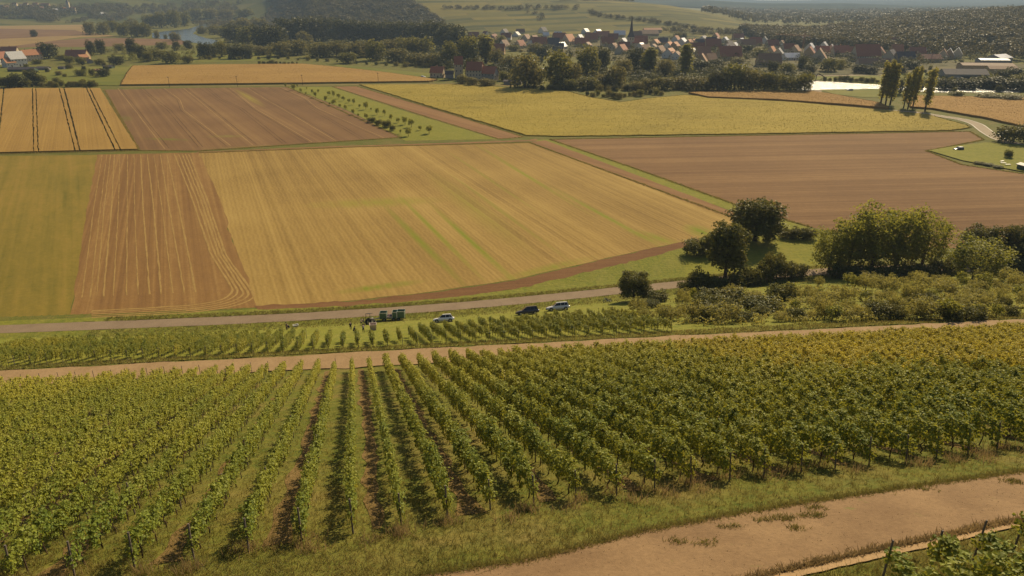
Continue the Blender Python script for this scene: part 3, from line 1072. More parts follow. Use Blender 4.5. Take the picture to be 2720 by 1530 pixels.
# lower right corner, beyond the gutter
gut = np.array([G(*p) for p in GU_LO])
gut = gut[np.argsort(gut[:, 0])]
gut_y = lambda x: np.interp(x, gut[:, 0], gut[:, 1]) - 1.5
n_low = 0
for k in range(8, 24):
    t = T0 + 2.0 * k + 0.4
    sp = row_span(t, lambda x: gut_y(x) - 7.0, gut_y, -60, 60)
    if sp is None:
        continue
    r = vine_row(t, sp[0], sp[1], 'x', 'vine rows in the bottom corner below the gutter', 0.0, True, 6.8, 0.6, 0.78)
    if r:
        r['label'] = '%s vine row from the left below the gutter in the lower right corner' % ordn(n_low)
        n_low += 1

# small vineyard below the lane
m_vlow = leaf_mat('lower_vine_leaves', (0.07, 0.11, 0.016), (0.21, 0.25, 0.033), (0.42, 0.37, 0.045), 0.36, 0.55, 0.12)
VINE_LOW = []
for me_ in VINE_FULL:
    m2_ = me_.copy()
    m2_.materials[0] = m_vlow
    VINE_LOW.append(m2_)
LOW_END = np.array([G(*p) for p in [(-200, 940), (0, 926), (300, 912), (700, 900), (800, 900), (880, 904), (940, 908), (1060, 902), (1100, 884), (1180, 880), (1300, 868), (1400, 858), (1500, 848), (1640, 840), (1800, 834)]])
LOW_END = LOW_END[np.argsort(LOW_END[:, 0])]
LOW_LEFT_END = G(1062, 905)
n_lr = 0
for k in range(-46, 32):
    t = T0 + 2.0 * k + 0.9
    sp = row_span(t, lambda x: lane_y(x) + 6.2 + 0.004 * np.abs(x), lambda x: np.interp(x, LOW_END[:, 0], LOW_END[:, 1]), 20, 260)
    if sp is None or sp[1] - sp[0] < 4:
        continue
    pe = RU * sp[0] + RV * t
    ppx = project(pe[0], pe[1], h1(*pe))[0]
    if ppx > 1800 or ppx < -220:
        continue
    s1 = sp[1]
    r = vine_row(t, sp[0], s1, '%s vine row from the left in the small vineyard under the lane' % ordn(n_lr), 'rows of the small vineyard under the lane', 0.14, False, 9.6, low=True)
    if r:
        n_lr += 1

# ---- grass that stands up from the ground near the viewer
m_blade = leaf_mat('grass_blades', (0.06, 0.09, 0.013), (0.15, 0.155, 0.026), (0.27, 0.20, 0.06), 0.42, 0.4, 0.25)
rngg = np.random.default_rng(11)
pts = []
while len(pts) < 34000:
    px, py = rngg.uniform(-100, 2820, 4000), 1600 - (rngg.uniform(0, 1, 4000) ** 1.3) * 520
    # vineyard plane is close to straight here, solve it directly
    tt = (py - CY) / FPX
    dx, dy, dz = (px - CX) / FPX, CP - tt * SP, -(SP + tt * CP)
    kk = np.full(4000, 40.0)
    for _ in range(12):
        kk = kk + (CAM_H + kk * dz - H(kk * dx, kk * dy)) / (-dz + 0.0) * 0.55
    pts.extend(np.c_[kk * dx, kk * dy].tolist())
pts = np.array(pts[:34000])
gu = np.array([G(*p) for p in GR_UP])
gu = gu[np.argsort(gu[:, 0])]
gl = np.array([G(*p) for p in GU_LO])
gl = gl[np.argsort(gl[:, 0])]
yu = np.interp(pts[:, 0], gu[:, 0], gu[:, 1])
yl_ = np.interp(pts[:, 0], gl[:, 0], gl[:, 1])
on_track = (pts[:, 1] < yu + 0.05) & (pts[:, 1] > yl_ - 0.1)
tt_ = pts @ RV
fr = ((tt_ - T0) / 2.0) % 2.0
soil = (fr > 0.25) & (fr < 0.75) & (pts[:, 1] > near_edge_y(pts[:, 0]))
keep = ~on_track & ~(soil & (rngg.uniform(size=len(pts)) < 0.6)) & (pts[:, 1] < lane_y(pts[:, 0]) - 2.6)
tufts('grass', pts[keep], 0.02, 0.17, m_blade, 'rough grass between and in front of the near vine rows', 'grass', 3, 4, 0.16, 0.55)
# taller dry clumps at the row ends
cl = []
for k, t, sp in UP_ROWS:
    for _ in range(3):
        if rv.random() < 0.75:
            p = RU * (sp[0] + rv.uniform(-1.2, 0.6)) + RV * (t + rv.gauss(0, 0.35))
            cl += [(p[0] + rv.gauss(0, 0.22), p[1] + rv.gauss(0, 0.22)) for _ in range(26)]
m_dry = leaf_mat('dry_stalks', (0.11, 0.085, 0.035), (0.24, 0.17, 0.075), (0.36, 0.25, 0.11), 0.35, 0.5, 0.4)
tufts('weeds', np.array(cl), 0.02, 0.55, m_dry, 'dry brown weeds standing at the near ends of the vine rows', 'weeds', 4, 2, 0.06, 0.35)
# grass on banks and verges lower down
bank = []
xs_ = rngg.uniform(-85, 95, 26000)
q = rngg.uniform(0, 1, 26000)
yb = np.where(q < 0.45, lane_y(xs_) + 2.3 + rngg.uniform(0, 4.5, 26000), np.where(q < 0.75, road_y(xs_) - 2.1 - np.abs(rngg.normal(0, 3.5, 26000)), road_y(xs_) + 2.1 + rngg.uniform(0, 2.2, 26000)))
tufts('grass', np.c_[xs_, yb], 0.02, 0.34, m_blade, 'long grass on the banks along the lane and the road', 'grass', 5, 2, 0.3, 0.6)
# weeds along the gutter
xw = rngg.uniform(gl[0, 0], gl[-1, 0], 2600)
yw = np.interp(xw, gl[:, 0], gl[:, 1])
gr = np.array([G(*p) for p in GR_LO])
gr = gr[np.argsort(gr[:, 0])]
yw = np.interp(xw, gr[:, 0], gr[:, 1]) + np.abs(rngg.normal(0, 0.16, 2600))
tufts('weeds', np.c_[xw, yw], 0.05, 0.16, m_dry, 'low brown weeds growing along the gutter of the gravel track', 'weeds', 6, 2, 0.3, 0.6)

# ragged grass where fields meet tracks and roads
m_margin = leaf_mat('margin_grass', (0.10, 0.115, 0.02), (0.22, 0.20, 0.04), (0.34, 0.26, 0.08), 0.4, 0.6, 0.1)
for i, (nm, px) in enumerate([
        ('along the stubble field', D((500, 385), (900, 370), (1332, 359), (1855, 552), (1332, 359), (900, 370))),
        ('around the ploughed field', D((1383, 351), (2440, 331), (2475, 352), (2330, 380), (2420, 415), (2576, 438), (2420, 415), (2330, 380), (2475, 352), (2440, 331), (1383, 351), (1600, 425), (1870, 522), (2040, 572), (1870, 522), (1600, 425))),
        ('along the yellow green crop', D((905, 214), (1420, 229), (1560, 258), (1725, 240), (2215, 277), (2430, 316), (2390, 329), (1420, 344), (1325, 342), (1100, 274))),
        ('along the ripe crop and harrowed field', D((0, 388), (347, 379), (500, 380), (1010, 346), (722, 219), (1010, 346), (500, 380), (350, 379), (262, 226), (350, 379))),
        ('along the red soil strip', D((836, 218), (1060, 290), (1255, 350), (1318, 345), (1100, 277), (896, 217)))]):
    margin('grass', [G(*p) for p in px], 0.22, 0.42, m_margin, 'rough grass margin ' + nm, 40 + i)
for key, n, sz, mt in (('yg', 26000, 0.34, m_c_yg), ('mz', 9000, 0.4, m_c_maize), ('mz2', 6000, 0.4, m_c_maize2), ('mz3', 8000, 0.4, m_c_maize2)):
    hgt = {'yg': 0.3, 'mz': 1.05, 'mz2': 1.05, 'mz3': 0.95}[key]
    q = rand_in([tuple(v) for v in PC[key]], n, 8)
    e = resample(np.array(list(PC[key]) + [PC[key][0]]), n // 5)
    q = np.r_[q, e + rngg.normal(0, 0.4, e.shape)]
    tufts('crop_tops', q, hgt, sz, mt, {'yg': 'leafy tops of the yellow green crop', 'mz': 'dry tops of the left maize field', 'mz2': 'dry tops of the middle maize field by the river', 'mz3': 'dry tops of the right maize field behind the country road'}[key], 'crop', 9, 2, 0.7, 0.5)
# stones and weeds on the gravel track
q = rand_in([tuple(v) for v in gu] + [tuple(v) for v in gl[::-1]], 700, 12)
o = tufts('gravel', q, 0.035, 0.028, m_gravel, 'loose stones on the gravel track in front', 'gravel', 13, 2, 1.2, 0.6)
wp = []
for px, py in [(2035, 1382), (2070, 1378), (2165, 1352), (2170, 1370), (2140, 1372), (2090, 1380), (1880, 1445), (2680, 1280), (2700, 1285), (1940, 1400), (2110, 1405), (1800, 1440), (2450, 1300)]:
    c = G(px, py)
    wp += [(c[0] + rv.gauss(0, 0.22), c[1] + rv.gauss(0, 0.16)) for _ in range(40)]
tufts('weeds', np.array(wp), 0.05, 0.12, m_blade, 'small weed patches growing on the gravel track', 'weeds', 14, 3, 0.3, 0.7)

# grass creeping over the edges of the gravel track
e = resample(gu, 3500) + rngg.normal(0, 1, (3500, 2)) * (0.12, 0.16)
tufts('grass', e, 0.03, 0.15, m_blade, 'grass creeping over the upper edge of the gravel track', 'grass', 15, 3, 0.2, 0.7)

# ================================================================== TREES AND BUSHES
m_dark = leaf_mat('dark_tree_leaves', (0.05, 0.07, 0.015), (0.14, 0.155, 0.03), (0.22, 0.18, 0.035), 0.32, 0.3, 0.2)
m_mid = leaf_mat('tree_leaves', (0.095, 0.135, 0.02), (0.25, 0.275, 0.04), (0.37, 0.32, 0.045), 0.48, 0.3, 0.08)
m_pale = leaf_mat('willow_leaves', (0.075, 0.088, 0.024), (0.19, 0.185, 0.045), (0.28, 0.225, 0.06), 0.36, 0.35, 0.05)
m_olive = leaf_mat('scrub_leaves', (0.10, 0.125, 0.022), (0.29, 0.28, 0.055), (0.44, 0.36, 0.08), 0.46, 0.4, 0.3)
m_wood = flat_mat('bark', (0.085, 0.06, 0.045), 0.9, 0.1, scale=4)
m_forest = leaf_mat('forest_leaves', (0.04, 0.047, 0.015), (0.10, 0.095, 0.027), (0.15, 0.12, 0.04), 0.3, 0.5, 0.012)
m_fdark = leaf_mat('dark_wood_leaves', (0.026, 0.038, 0.012), (0.085, 0.098, 0.024), (0.13, 0.115, 0.03), 0.28, 0.3, 0.03)
m_fmid = leaf_mat('mixed_wood_leaves', (0.06, 0.08, 0.016), (0.17, 0.18, 0.033), (0.26, 0.22, 0.04), 0.38, 0.4, 0.04)
m_pop = leaf_mat('poplar_leaves', (0.14, 0.16, 0.03), (0.34, 0.33, 0.055), (0.42, 0.35, 0.065), 0.52, 0.3, 0.1)


def crown_arrays(seed, lobes, n, size, up=0.35, spread=0.28, droop=0.0):
    """lobes: (x,y,z,rx,rz); leaf sprays on and just inside the skins of the lobes"""
    rng = np.random.default_rng(seed)
    L = np.array(lobes, float)
    w = L[:, 3] * (L[:, 3] + L[:, 4])
    idx = rng.choice(len(L), n, p=w / w.sum())
    d = rng.normal(size=(n, 3))
    d[:, 2] = np.abs(d[:, 2]) * np.where(rng.uniform(size=n) < 0.72, 1, -1)
    d /= np.linalg.norm(d, axis=1)[:, None]
    rad = 1.0 - np.abs(rng.normal(0, spread, n)) + rng.normal(0, 0.09, n) + (rng.uniform(size=n) < 0.07) * rng.uniform(0, 0.25, n)
    # finer lumps
    lump = 1 + 0.14 * np.sin(d[:, 0] * 7 + idx) * np.sin(d[:, 1] * 6 + idx * 2) * np.cos(d[:, 2] * 5 + idx)
    rad = rad * lump
    P = L[idx, :3] + d * np.c_[L[idx, 3], L[idx, 3], L[idx, 4]] * rad[:, None]
    P[:, 2] -= droop * np.maximum(0, np.hypot(P[:, 0], P[:, 1])) * rng.uniform(0, 1, n)
    Nn = d + rng.normal(0, 0.55, (n, 3)) + np.array([0, 0, up])
    P[:, 2] = np.maximum(P[:, 2], 0.1)
    return leaf_quads(P, Nn, size, rng, 0.3)


def round_lobes(seed, w, h, base, n, rs=0.38, top=0.5):
    """crown of width w from height base to h made of n lobes"""
    rng = random.Random(seed)
    out = [(0, 0, (base + h) / 2, w * 0.33, (h - base) * 0.40)]
    for i in range(n):
        a = math.tau * (i * 0.618) + rng.uniform(-0.3, 0.3)
        u = (i + 0.5) / n
        z = base + (h - base) * (0.18 + 0.68 * u)
        prof = math.sqrt(max(0.05, 1 - ((u - top * 0.7) / (1.0 if u > top * 0.7 else 0.75)) ** 2))
        rr_ = w * 0.5 * prof * rng.uniform(0.5, 0.72)
        r = w * 0.5 * rs * rng.uniform(0.75, 1.25)
        out.append((math.cos(a) * rr_, math.sin(a) * rr_, z, r, r * rng.uniform(0.75, 1.1)))
    return out


def trunk_tree(seed, h, r, limbs, spread, fork=0.35):
    rng = random.Random(seed)
    V, F = tube([(0, 0, -0.3), (rng.uniform(-.1, .1), rng.uniform(-.1, .1), h * 0.2), (rng.uniform(-.15, .15), rng.uniform(-.15, .15), h * 0.45), (0, 0, h * 0.8)], [r * 1.3, r, r * 0.75, r * 0.25], 6)
    for i in range(limbs):
        a = math.tau * i / limbs + rng.uniform(-.4, .4)
        z0 = h * rng.uniform(fork, fork + 0.25)
        e = spread * rng.uniform(0.5, 0.9)
        v, f = tube([(0, 0, z0), (math.cos(a) * e * .5, math.sin(a) * e * .5, z0 + h * .12), (math.cos(a) * e, math.sin(a) * e, z0 + h * rng.uniform(.2, .35))], [r * .45, r * .3, r * .1], 4)
        b = len(V)
        V += v
        F += [tuple(q + b for q in ff) for ff in f]
    return [list(v) for v in V], F


PROTO = {}
CW = {}


def proto(kind, mat, seed, lobes, n, size, h, r, limbs, spread, up=0.35, spr=0.28, droop=0.0, fork=0.35):
    V, F = crown_arrays(seed, lobes, n, size, up, spr, droop)
    H0 = {'bush': 2.5, 'scrub': 3.6, 'orchard': 4.2}.get(kind, 10.0)
    V[:, 2] *= H0 / np.percentile(V[:, 2], 99.7)
    CW[kind] = CW.get(kind, []) + [np.percentile(np.abs(V[:, :2]), 98) * 2]
    cm = new_mesh('crown', V, F, [mat])
    tv, tf = trunk_tree(seed, h, r, limbs, spread, fork)
    tm = new_mesh('trunk', tv, tf, [m_wood])
    PROTO.setdefault(kind, []).append((cm, tm))


# all prototypes are 10 m tall (bushes 2.5 m) and scaled where they stand
for s in range(3):
    proto('near_round', m_dark, 10 + s, round_lobes(10 + s, 9.5, 10, 0.2, 28, 0.34), 6500, 0.42, 10, 0.30, 6, 3.5, spr=0.3)
for s in range(3):
    proto('near_tall', m_dark, 20 + s, round_lobes(20 + s, 6.6, 10, 0.6, 24, 0.40, 0.6), 4600, 0.40, 10, 0.26, 6, 2.4, spr=0.34)
for s in range(3):
    proto('near_light', m_mid, 30 + s, round_lobes(30 + s, 8.5, 10, -0.2, 30, 0.36, 0.7), 4200, 0.33, 10, 0.22, 9, 3.2, spr=0.46, fork=0.1)
for s in range(4):
    proto('bush', m_dark, 40 + s, round_lobes(40 + s, 3.8, 2.5, 0.0, 14, 0.42), 1500, 0.26, 2.4, 0.06, 6, 1.2, spr=0.3, fork=0.05)
for s in range(5):
    proto('scrub', m_olive, 50 + s, round_lobes(50 + s, 4.6, 3.6, 0.4, 18, 0.32), 1300, 0.23, 3.6, 0.10, 9, 2.1, spr=0.55, fork=0.15)
for s in range(3):
    proto('orchard', m_mid, 60 + s, round_lobes(60 + s, 3.6, 4.2, 0.9, 9, 0.42), 420, 0.40, 4.2, 0.10, 4, 1.0, spr=0.35)
for s in range(4):
    proto('far_round', m_fdark, 70 + s, round_lobes(70 + s, 9.5, 10, -1.2, 20, 0.42), 1100, 0.85, 10, 0.30, 4, 3, spr=0.2)
for s in range(4):
    proto('far_mid', m_fmid, 80 + s, round_lobes(80 + s, 9.0, 10, -1.2, 20, 0.42, 0.6), 1100, 0.80, 10, 0.30, 4, 3, spr=0.22)
for s in range(4):
    proto('far_pale', m_pale, 90 + s, round_lobes(90 + s, 11, 10, -1.5, 22, 0.42, 0.5), 1200, 0.85, 10, 0.35, 4, 3, spr=0.18, up=0.5, droop=0.12)
for s in range(3):
    lob = [(0.35 * math.sin(i * 2.4), 0.35 * math.cos(i * 2.4), 2.0 + 7.6 * i / 13, 0.95 * (1 - 0.55 * abs(i / 13 - 0.45)), 1.0) for i in range(14)]
    proto('poplar', m_pop, 100 + s, lob, 1200, 0.42, 10, 0.17, 5, 0.5, up=0.9, spr=0.35)

TREES = []


def tree(name, kind, px, py, top=None, wpx=None, hm=None, label='', cat='tree', group=None, seed=None, sx=1.0, base_h=None):
    """a tree whose foot is at a pixel; its height from the pixel of its top or in metres"""
    p = GP(px, py)
    base = {'bush': 2.5, 'scrub': 3.6, 'orchard': 4.2}.get(kind, 10.0)
    if hm is None:
        m = project(*p)[2] / FPX
        # foot to top in the picture, seen from above
        d = math.hypot(p.x, p.y)
        cosd = d / math.hypot(d, CAM_H - p.z)
        hm = (py - top) * m / max(0.6, cosd)
    s = hm / base
    rr_ = random.Random(seed if seed is not None else int(px * 7 + py * 13))
    pi_ = rr_.randrange(len(PROTO[kind]))
    cm, tm = PROTO[kind][pi_]
    rx = sx
    if wpx is not None:
        m = project(*p)[2] / FPX
        bb = CW[kind][pi_]
        rx = wpx * m / (bb * s)
    root = empty(name, p, rr_.uniform(0, math.tau))
    root.scale = (s * rx, s * rx, s)
    obj('crown', cm, root)
    obj('trunk', tm, root)
    tag(root, label, cat, group)
    TREES.append((px, py, root))
    return root


# --- the trees by the bend of the asphalt road
tree('round_tree', 'near_round', 2005, 640, 533, 128, label='big dark round tree beyond the asphalt road, at the field corner')
tree('tall_tree', 'near_tall', 1926, 738, 597, 100, label='tall narrow dark tree standing in the hedge by the asphalt road')
tree('small_tree', 'near_round', 1682, 800, 726, 78, label='small dark tree alone at the road near the motorcycle')
tree('bush', 'bush', 1845, 676, 635, 62, label='sloping bush at the edge of the bright meadow', cat='bush')
tree('bush', 'bush', 1885, 672, 618, 50, label='taller bush just behind the tall narrow tree', cat='bush')
tree('bush', 'bush', 1852, 772, 714, 56, label='dark rounded bush at the road, first in the hedge', cat='bush')
hedge_px = [(1822, 778, 745, 46), (1880, 772, 730, 52), (1915, 768, 735, 50), (1955, 762, 722, 52), (1995, 756, 708, 56), (2028, 748, 690, 52), (2052, 738, 668, 58), (2085, 738, 690, 56), (2118, 734, 700, 50)]
for i, (a, b, c, w) in enumerate(hedge_px):
    tree('hedge_bush', 'bush', a, b, c, w, label='%s dark bush from the left in the hedge along the asphalt road' % ordn(i), cat='bush', group='hedge along the asphalt road')
for i, (a, b, c, w) in enumerate([(2092, 632, 608, 40), (2120, 633, 604, 44), (2150, 634, 606, 40), (2040, 636, 622, 26)]):
    tree('bush', 'bush', a, b, c, w, label='%s low bush on the far edge of the bright meadow' % ordn(i), cat='bush', group='bushes on the far edge of the meadow')
for i, (a, b, c, w) in enumerate([(2200, 722, 610, 90), (2252, 716, 580, 112), (2312, 716, 553, 142), (2376, 716, 558, 126), (2446, 712, 572, 104)]):
    tree('light_tree', 'near_light', a, b, c, w, label='%s tree from the left in the large light green clump by the road' % ordn(i), group='large light green tree clump')
tree('dark_tree', 'near_round', 2595, 690, 600, 90, label='dark tree behind the drooping light tree at the right')
tree('light_tree', 'near_light', 2585, 742, 632, 140, label='broad drooping light green tree at the right beside the road')
tree('dark_tree', 'near_tall', 2685, 700, 600, 70, label='dark tree at the right edge with a pale green top')
tree('dark_tree', 'near_round', 2725, 712, 640, 80, label='dark tree cut by the right edge of the picture')
for i, (a, b, c, w) in enumerate([(2230, 738, 700, 60), (2285, 738, 704, 70), (2340, 738, 702, 70), (2395, 736, 700, 70), (2450, 734, 700, 66), (2500, 730, 690, 56), (2650, 722, 690, 60), (2705, 724, 680, 60), (2535, 722, 680, 50)]):
    tree('bush', 'bush', a, b, c, w, label='%s dark bush from the left under the roadside tree clump' % ordn(i), cat='bush', group='dark undergrowth bushes below the tree clump')
tree('bush', 'scrub', 2592, 776, 742, 50, label='bright green rounded bush in the shade under the drooping tree', cat='bush')

# --- overgrown orchard between road and lane
rs_ = random.Random(77)
orch = []
for line, (y0, y1, x0, x1, step) in enumerate([(850, 846, 1690, 2710, 34), (828, 818, 1700, 2715, 36), (808, 792, 1730, 2715, 38), (790, 770, 1960, 2715, 42), (768, 752, 2180, 2715, 54)]):
    x = x0
    n = 0
    while x < x1:
        u = (x - 1640) / 1080
        py = y0 + (y1 - y0) * u + rs_.uniform(-6, 6)
        py = min(py, 893 - 0.0265 * (x - 1640) - 22)
        if not (line == 2 and x < 1790 and rs_.random() < 0.4) and not (line == 3 and 1990 < x < 2080):
            orch.append((line, n, x + rs_.uniform(-10, 10), py))
            n += 1
        x += step * rs_.uniform(0.75, 1.25)
for line, n, x, py in orch:
    hm = rs_.choice([rs_.uniform(1.4, 2.4), rs_.uniform(2.2, 3.6)])
    x += rs_.uniform(-12, 12)
    py += rs_.uniform(-5, 5)
    tree('fruit_tree', rs_.choice(['scrub', 'scrub', 'scrub', 'bush', 'orchard']), x, py, hm=hm, label='%s tree from the left in the %s line of the overgrown orchard' % (ordn(n), ['front', 'second', 'third', 'fourth', 'rear'][line]), group='overgrown orchard above the lane', sx=rs_.uniform(0.8, 1.5))
tree('sapling', 'orchard', 1838, 806, hm=3.4, label='slim yellow sapling in front of the dark hedge', sx=0.5)

# --- meadow orchard in the middle distance
OR = [(759, 233), (781, 240), (800, 246), (813, 252), (838, 260), (846, 246), (874, 254), (887, 259), (866, 271), (876, 280), (888, 280), (912, 268), (927, 273), (940, 278), (956, 287), (972, 291), (986, 295), (1002, 305), (1021, 308), (938, 305), (952, 311), (918, 291), (903, 285), (1039, 321), (1058, 326), (1076, 331), (1093, 338), (1116, 346), (1064, 355), (1085, 362), (1140, 355), (974, 317), (900, 262), (830, 250), (815, 238), (790, 232)]
for i, (a, b) in enumerate(sorted(OR, key=lambda q: q[1])):
    tree('orchard_tree', 'orchard', a, b, hm=rs_.uniform(1.9, 4.8), label='%s small tree from the far end of the grassy orchard strip' % ordn(i), group='small trees on the grassy orchard strip', sx=rs_.uniform(0.6, 1.2))
for i, (a, b, w) in enumerate([(987, 325, 22), (1006, 332, 20), (1027, 338, 26), (1043, 347, 16)]):
    tree('bush', 'bush', a, b, hm=rs_.uniform(2.4, 4.0), wpx=w, label='%s dark bush along the lower edge of the grassy orchard strip' % ordn(i), cat='bush', group='bushes along the orchard strip')

# --- poplars by the country road
for i, (a, b, c) in enumerate([(2339, 276, 170), (2352, 278, 166), (2364, 278, 175)]):
    tree('poplar', 'poplar', a, b, c, wpx=23, label='%s poplar from the left in the tall close group by the country road' % ordn(i), group='poplars by the country road')
for i, (a, b, c) in enumerate([(2400, 286, 200), (2411, 289, 184), (2424, 287, 182)]):
    tree('poplar', 'poplar', a, b, c, wpx=18, label='%s poplar from the left in the thin middle group by the country road' % ordn(i), group='poplars by the country road')
tree('poplar', 'poplar', 2457, 294, 186, wpx=24, label='single poplar standing right of the other poplars by the country road', group='poplars by the country road')
tree('bush', 'bush', 2690, 378, 330, 80, label='dark bush beside the country road at the right edge', cat='bush')
tree('bush', 'bush', 2676, 420, 397, 20, label='round dark bush on the garden lawn at the right', cat='bush')
for i, (a, b, w) in enumerate([(2600, 436, 24), (2625, 440, 26), (2650, 446, 24)]):
    tree('hedge_bush', 'bush', a, b, hm=1.1, wpx=w, label='%s low bush from the left in the garden hedge by the ploughed field' % ordn(i), cat='bush', group='garden hedge')

# --- riverside wood and village trees: (foot x, foot y, top y, width, kind)
A, B, C, PO = 'far_round', 'far_mid', 'far_pale', 'poplar'
GROUPS = {
    'dark poplar wood behind the river meadow': [(700, 126, 68, 60, A), (735, 128, 70, 66, A), (770, 110, 52, 70, A), (800, 112, 50, 62, A), (835, 110, 48, 60, A), (870, 108, 50, 60, A), (905, 112, 52, 62, A), (940, 112, 56, 60, A), (975, 112, 58, 62, A), (1010, 112, 60, 56, A), (1045, 114, 58, 58, A), (1080, 116, 60, 60, A), (1115, 120, 60, 62, A), (1150, 124, 62, 60, A), (1185, 130, 66, 64, A), (1215, 134, 70, 60, A), (660, 120, 72, 56, B), (625, 112, 66, 54, A)],
    'pale rounded trees in front of the poplar wood': [(745, 150, 112, 60, C), (790, 146, 106, 62, C), (808, 118, 84, 40, C), (850, 152, 112, 64, C), (895, 150, 110, 60, C), (945, 152, 112, 70, C), (990, 150, 110, 60, C), (1000, 160, 108, 52, B), (1040, 148, 104, 60, C), (1085, 150, 100, 60, B), (1120, 150, 100, 62, B), (700, 146, 122, 50, C), (660, 140, 118, 44, C), (1060, 164, 130, 60, C), (1110, 172, 140, 62, C), (1150, 176, 142, 56, C), (1180, 172, 138, 50, C), (925, 168, 140, 50, B)],
    'trees around the mill': [(1198, 172, 112, 40, B), (1245, 172, 98, 54, B), (1290, 168, 96, 44, PO), (1320, 172, 130, 40, C), (1360, 190, 148, 60, C), (1255, 208, 156, 34, A), (1370, 222, 196, 36, C), (1228, 222, 198, 32, C), (1255, 226, 206, 30, C), (1290, 228, 208, 40, C), (1305, 226, 212, 24, B), (1395, 232, 146, 80, C), (1340, 214, 190, 30, B), (1420, 228, 180, 60, B)],
    'tall trees between the river and the village': [(1482, 232, 138, 74, B), (1520, 230, 170, 50, C), (1558, 206, 122, 60, B), (1600, 192, 128, 40, A), (1635, 232, 178, 56, C), (1655, 200, 158, 50, C), (1600, 230, 196, 50, C), (1690, 190, 130, 56, A), (1726, 200, 130, 38, PO), (1716, 198, 140, 30, PO), (1818, 206, 122, 38, PO), (1768, 200, 160, 46, C), (1560, 236, 206, 60, B), (1510, 238, 210, 46, B)],
    'rounded willows along the near river bank': [(1720, 236, 208, 46, C), (1762, 238, 206, 56, C), (1810, 236, 204, 50, C), (1850, 240, 206, 60, C), (1905, 240, 188, 58, A), (1950, 238, 172, 64, B), (1990, 240, 184, 62, C), (2030, 240, 192, 50, B), (2060, 242, 196, 48, B), (2100, 244, 200, 50, B), (2136, 244, 196, 42, B), (1690, 240, 216, 40, C), (1880, 238, 210, 40, C)],
    'garden trees at the front of the village': [(1330, 124, 96, 36, B), (1420, 142, 116, 44, C), (1440, 154, 124, 40, A), (1365, 136, 120, 30, B), (1860, 190, 160, 60, A), (1900, 180, 158, 40, A), (1960, 168, 152, 40, C), (2020, 152, 128, 40, B), (2052, 196, 164, 30, A), (2090, 200, 168, 42, B), (2128, 186, 152, 22, A), (2150, 196, 170, 34, A), (2200, 190, 156, 44, B), (2230, 184, 158, 24, B), (2280, 194, 172, 34, A), (2310, 196, 174, 40, A), (2390, 196, 176, 32, A), (2420, 184, 162, 40, A), (1756, 116, 100, 32, A), (1800, 104, 86, 26, C), (1816, 104, 88, 16, A), (1840, 130, 112, 24, B), (1915, 140, 126, 24, B), (1985, 140, 120, 30, A), (2160, 120, 104, 52, B), (2310, 136, 118, 40, B)],
    'trees on the meadows right of the poplars': [(2480, 222, 206, 40, A), (2510, 238, 210, 50, A), (2560, 236, 208, 60, A), (2600, 232, 206, 60, A), (2640, 236, 204, 70, A), (2700, 240, 210, 60, A), (2660, 214, 186, 40, A), (2690, 210, 180, 50, A), (2710, 230, 196, 50, B), (2380, 250, 210, 36, A), (2620, 262, 246, 60, C), (2680, 266, 250, 60, C), (2540, 258, 242, 36, B)],
    'garden trees by the houses at the left': [(130, 156, 114, 46, A), (100, 170, 158, 26, B), (165, 160, 146, 30, B), (185, 168, 150, 26, B), (215, 170, 152, 24, B), (245, 148, 108, 24, A), (270, 144, 106, 24, A), (265, 172, 156, 26, B), (310, 172, 148, 38, A), (360, 142, 116, 40, B), (380, 158, 122, 26, A), (420, 160, 130, 40, B), (455, 168, 136, 46, B), (350, 142, 104, 24, A), (395, 164, 136, 24, B), (500, 168, 148, 30, B), (470, 134, 110, 20, A), (500, 130, 108, 24, A), (430, 130, 112, 30, B), (320, 134, 116, 30, B)],
    'dark trees on the meadow by the river bend': [(545, 156, 114, 36, A), (565, 154, 118, 30, A), (590, 150, 112, 40, B), (622, 156, 122, 34, A), (645, 156, 124, 30, A), (662, 156, 128, 20, A)],
    'hedge trees below the left gardens': [(20, 232, 205, 44, A), (50, 232, 196, 46, A), (88, 222, 190, 42, A), (112, 222, 200, 26, B), (152, 222, 206, 20, B), (215, 202, 184, 30, B), (246, 202, 182, 16, B), (276, 204, 182, 30, A), (222, 228, 210, 20, B), (246, 228, 212, 18, B)],
    'trees along the left river bank': [(240, 92, 60, 30, C), (275, 92, 60, 34, C), (300, 86, 56, 32, B), (330, 96, 60, 36, B), (365, 98, 60, 36, C), (390, 98, 62, 30, B), (350, 76, 50, 36, C), (400, 74, 40, 36, B), (430, 74, 34, 36, B), (465, 74, 30, 36, B), (490, 70, 32, 34, B), (418, 102, 80, 14, C), (465, 108, 86, 28, C), (440, 102, 92, 10, B), (540, 90, 70, 30, C), (570, 92, 66, 34, C), (600, 100, 70, 40, B), (620, 84, 56, 36, C), (650, 86, 50, 40, C), (690, 84, 48, 40, C), (520, 52, 24, 40, B), (560, 48, 24, 40, C), (600, 46, 26, 44, C), (650, 44, 24, 44, B), (92, 98, 80, 18, A)],
}
for gname, lst in GROUPS.items():
    for i, (a, b, c, w, kind) in enumerate(sorted(lst)):
        pop = kind == PO
        tree('poplar' if pop else {'far_round': 'broadleaf_tree', 'far_mid': 'broadleaf_tree', 'far_pale': 'willow_tree'}[kind], kind, a, b, c, wpx=w,
             label='%s from the left among the %s' % (ordn(i), gname), group=gname)

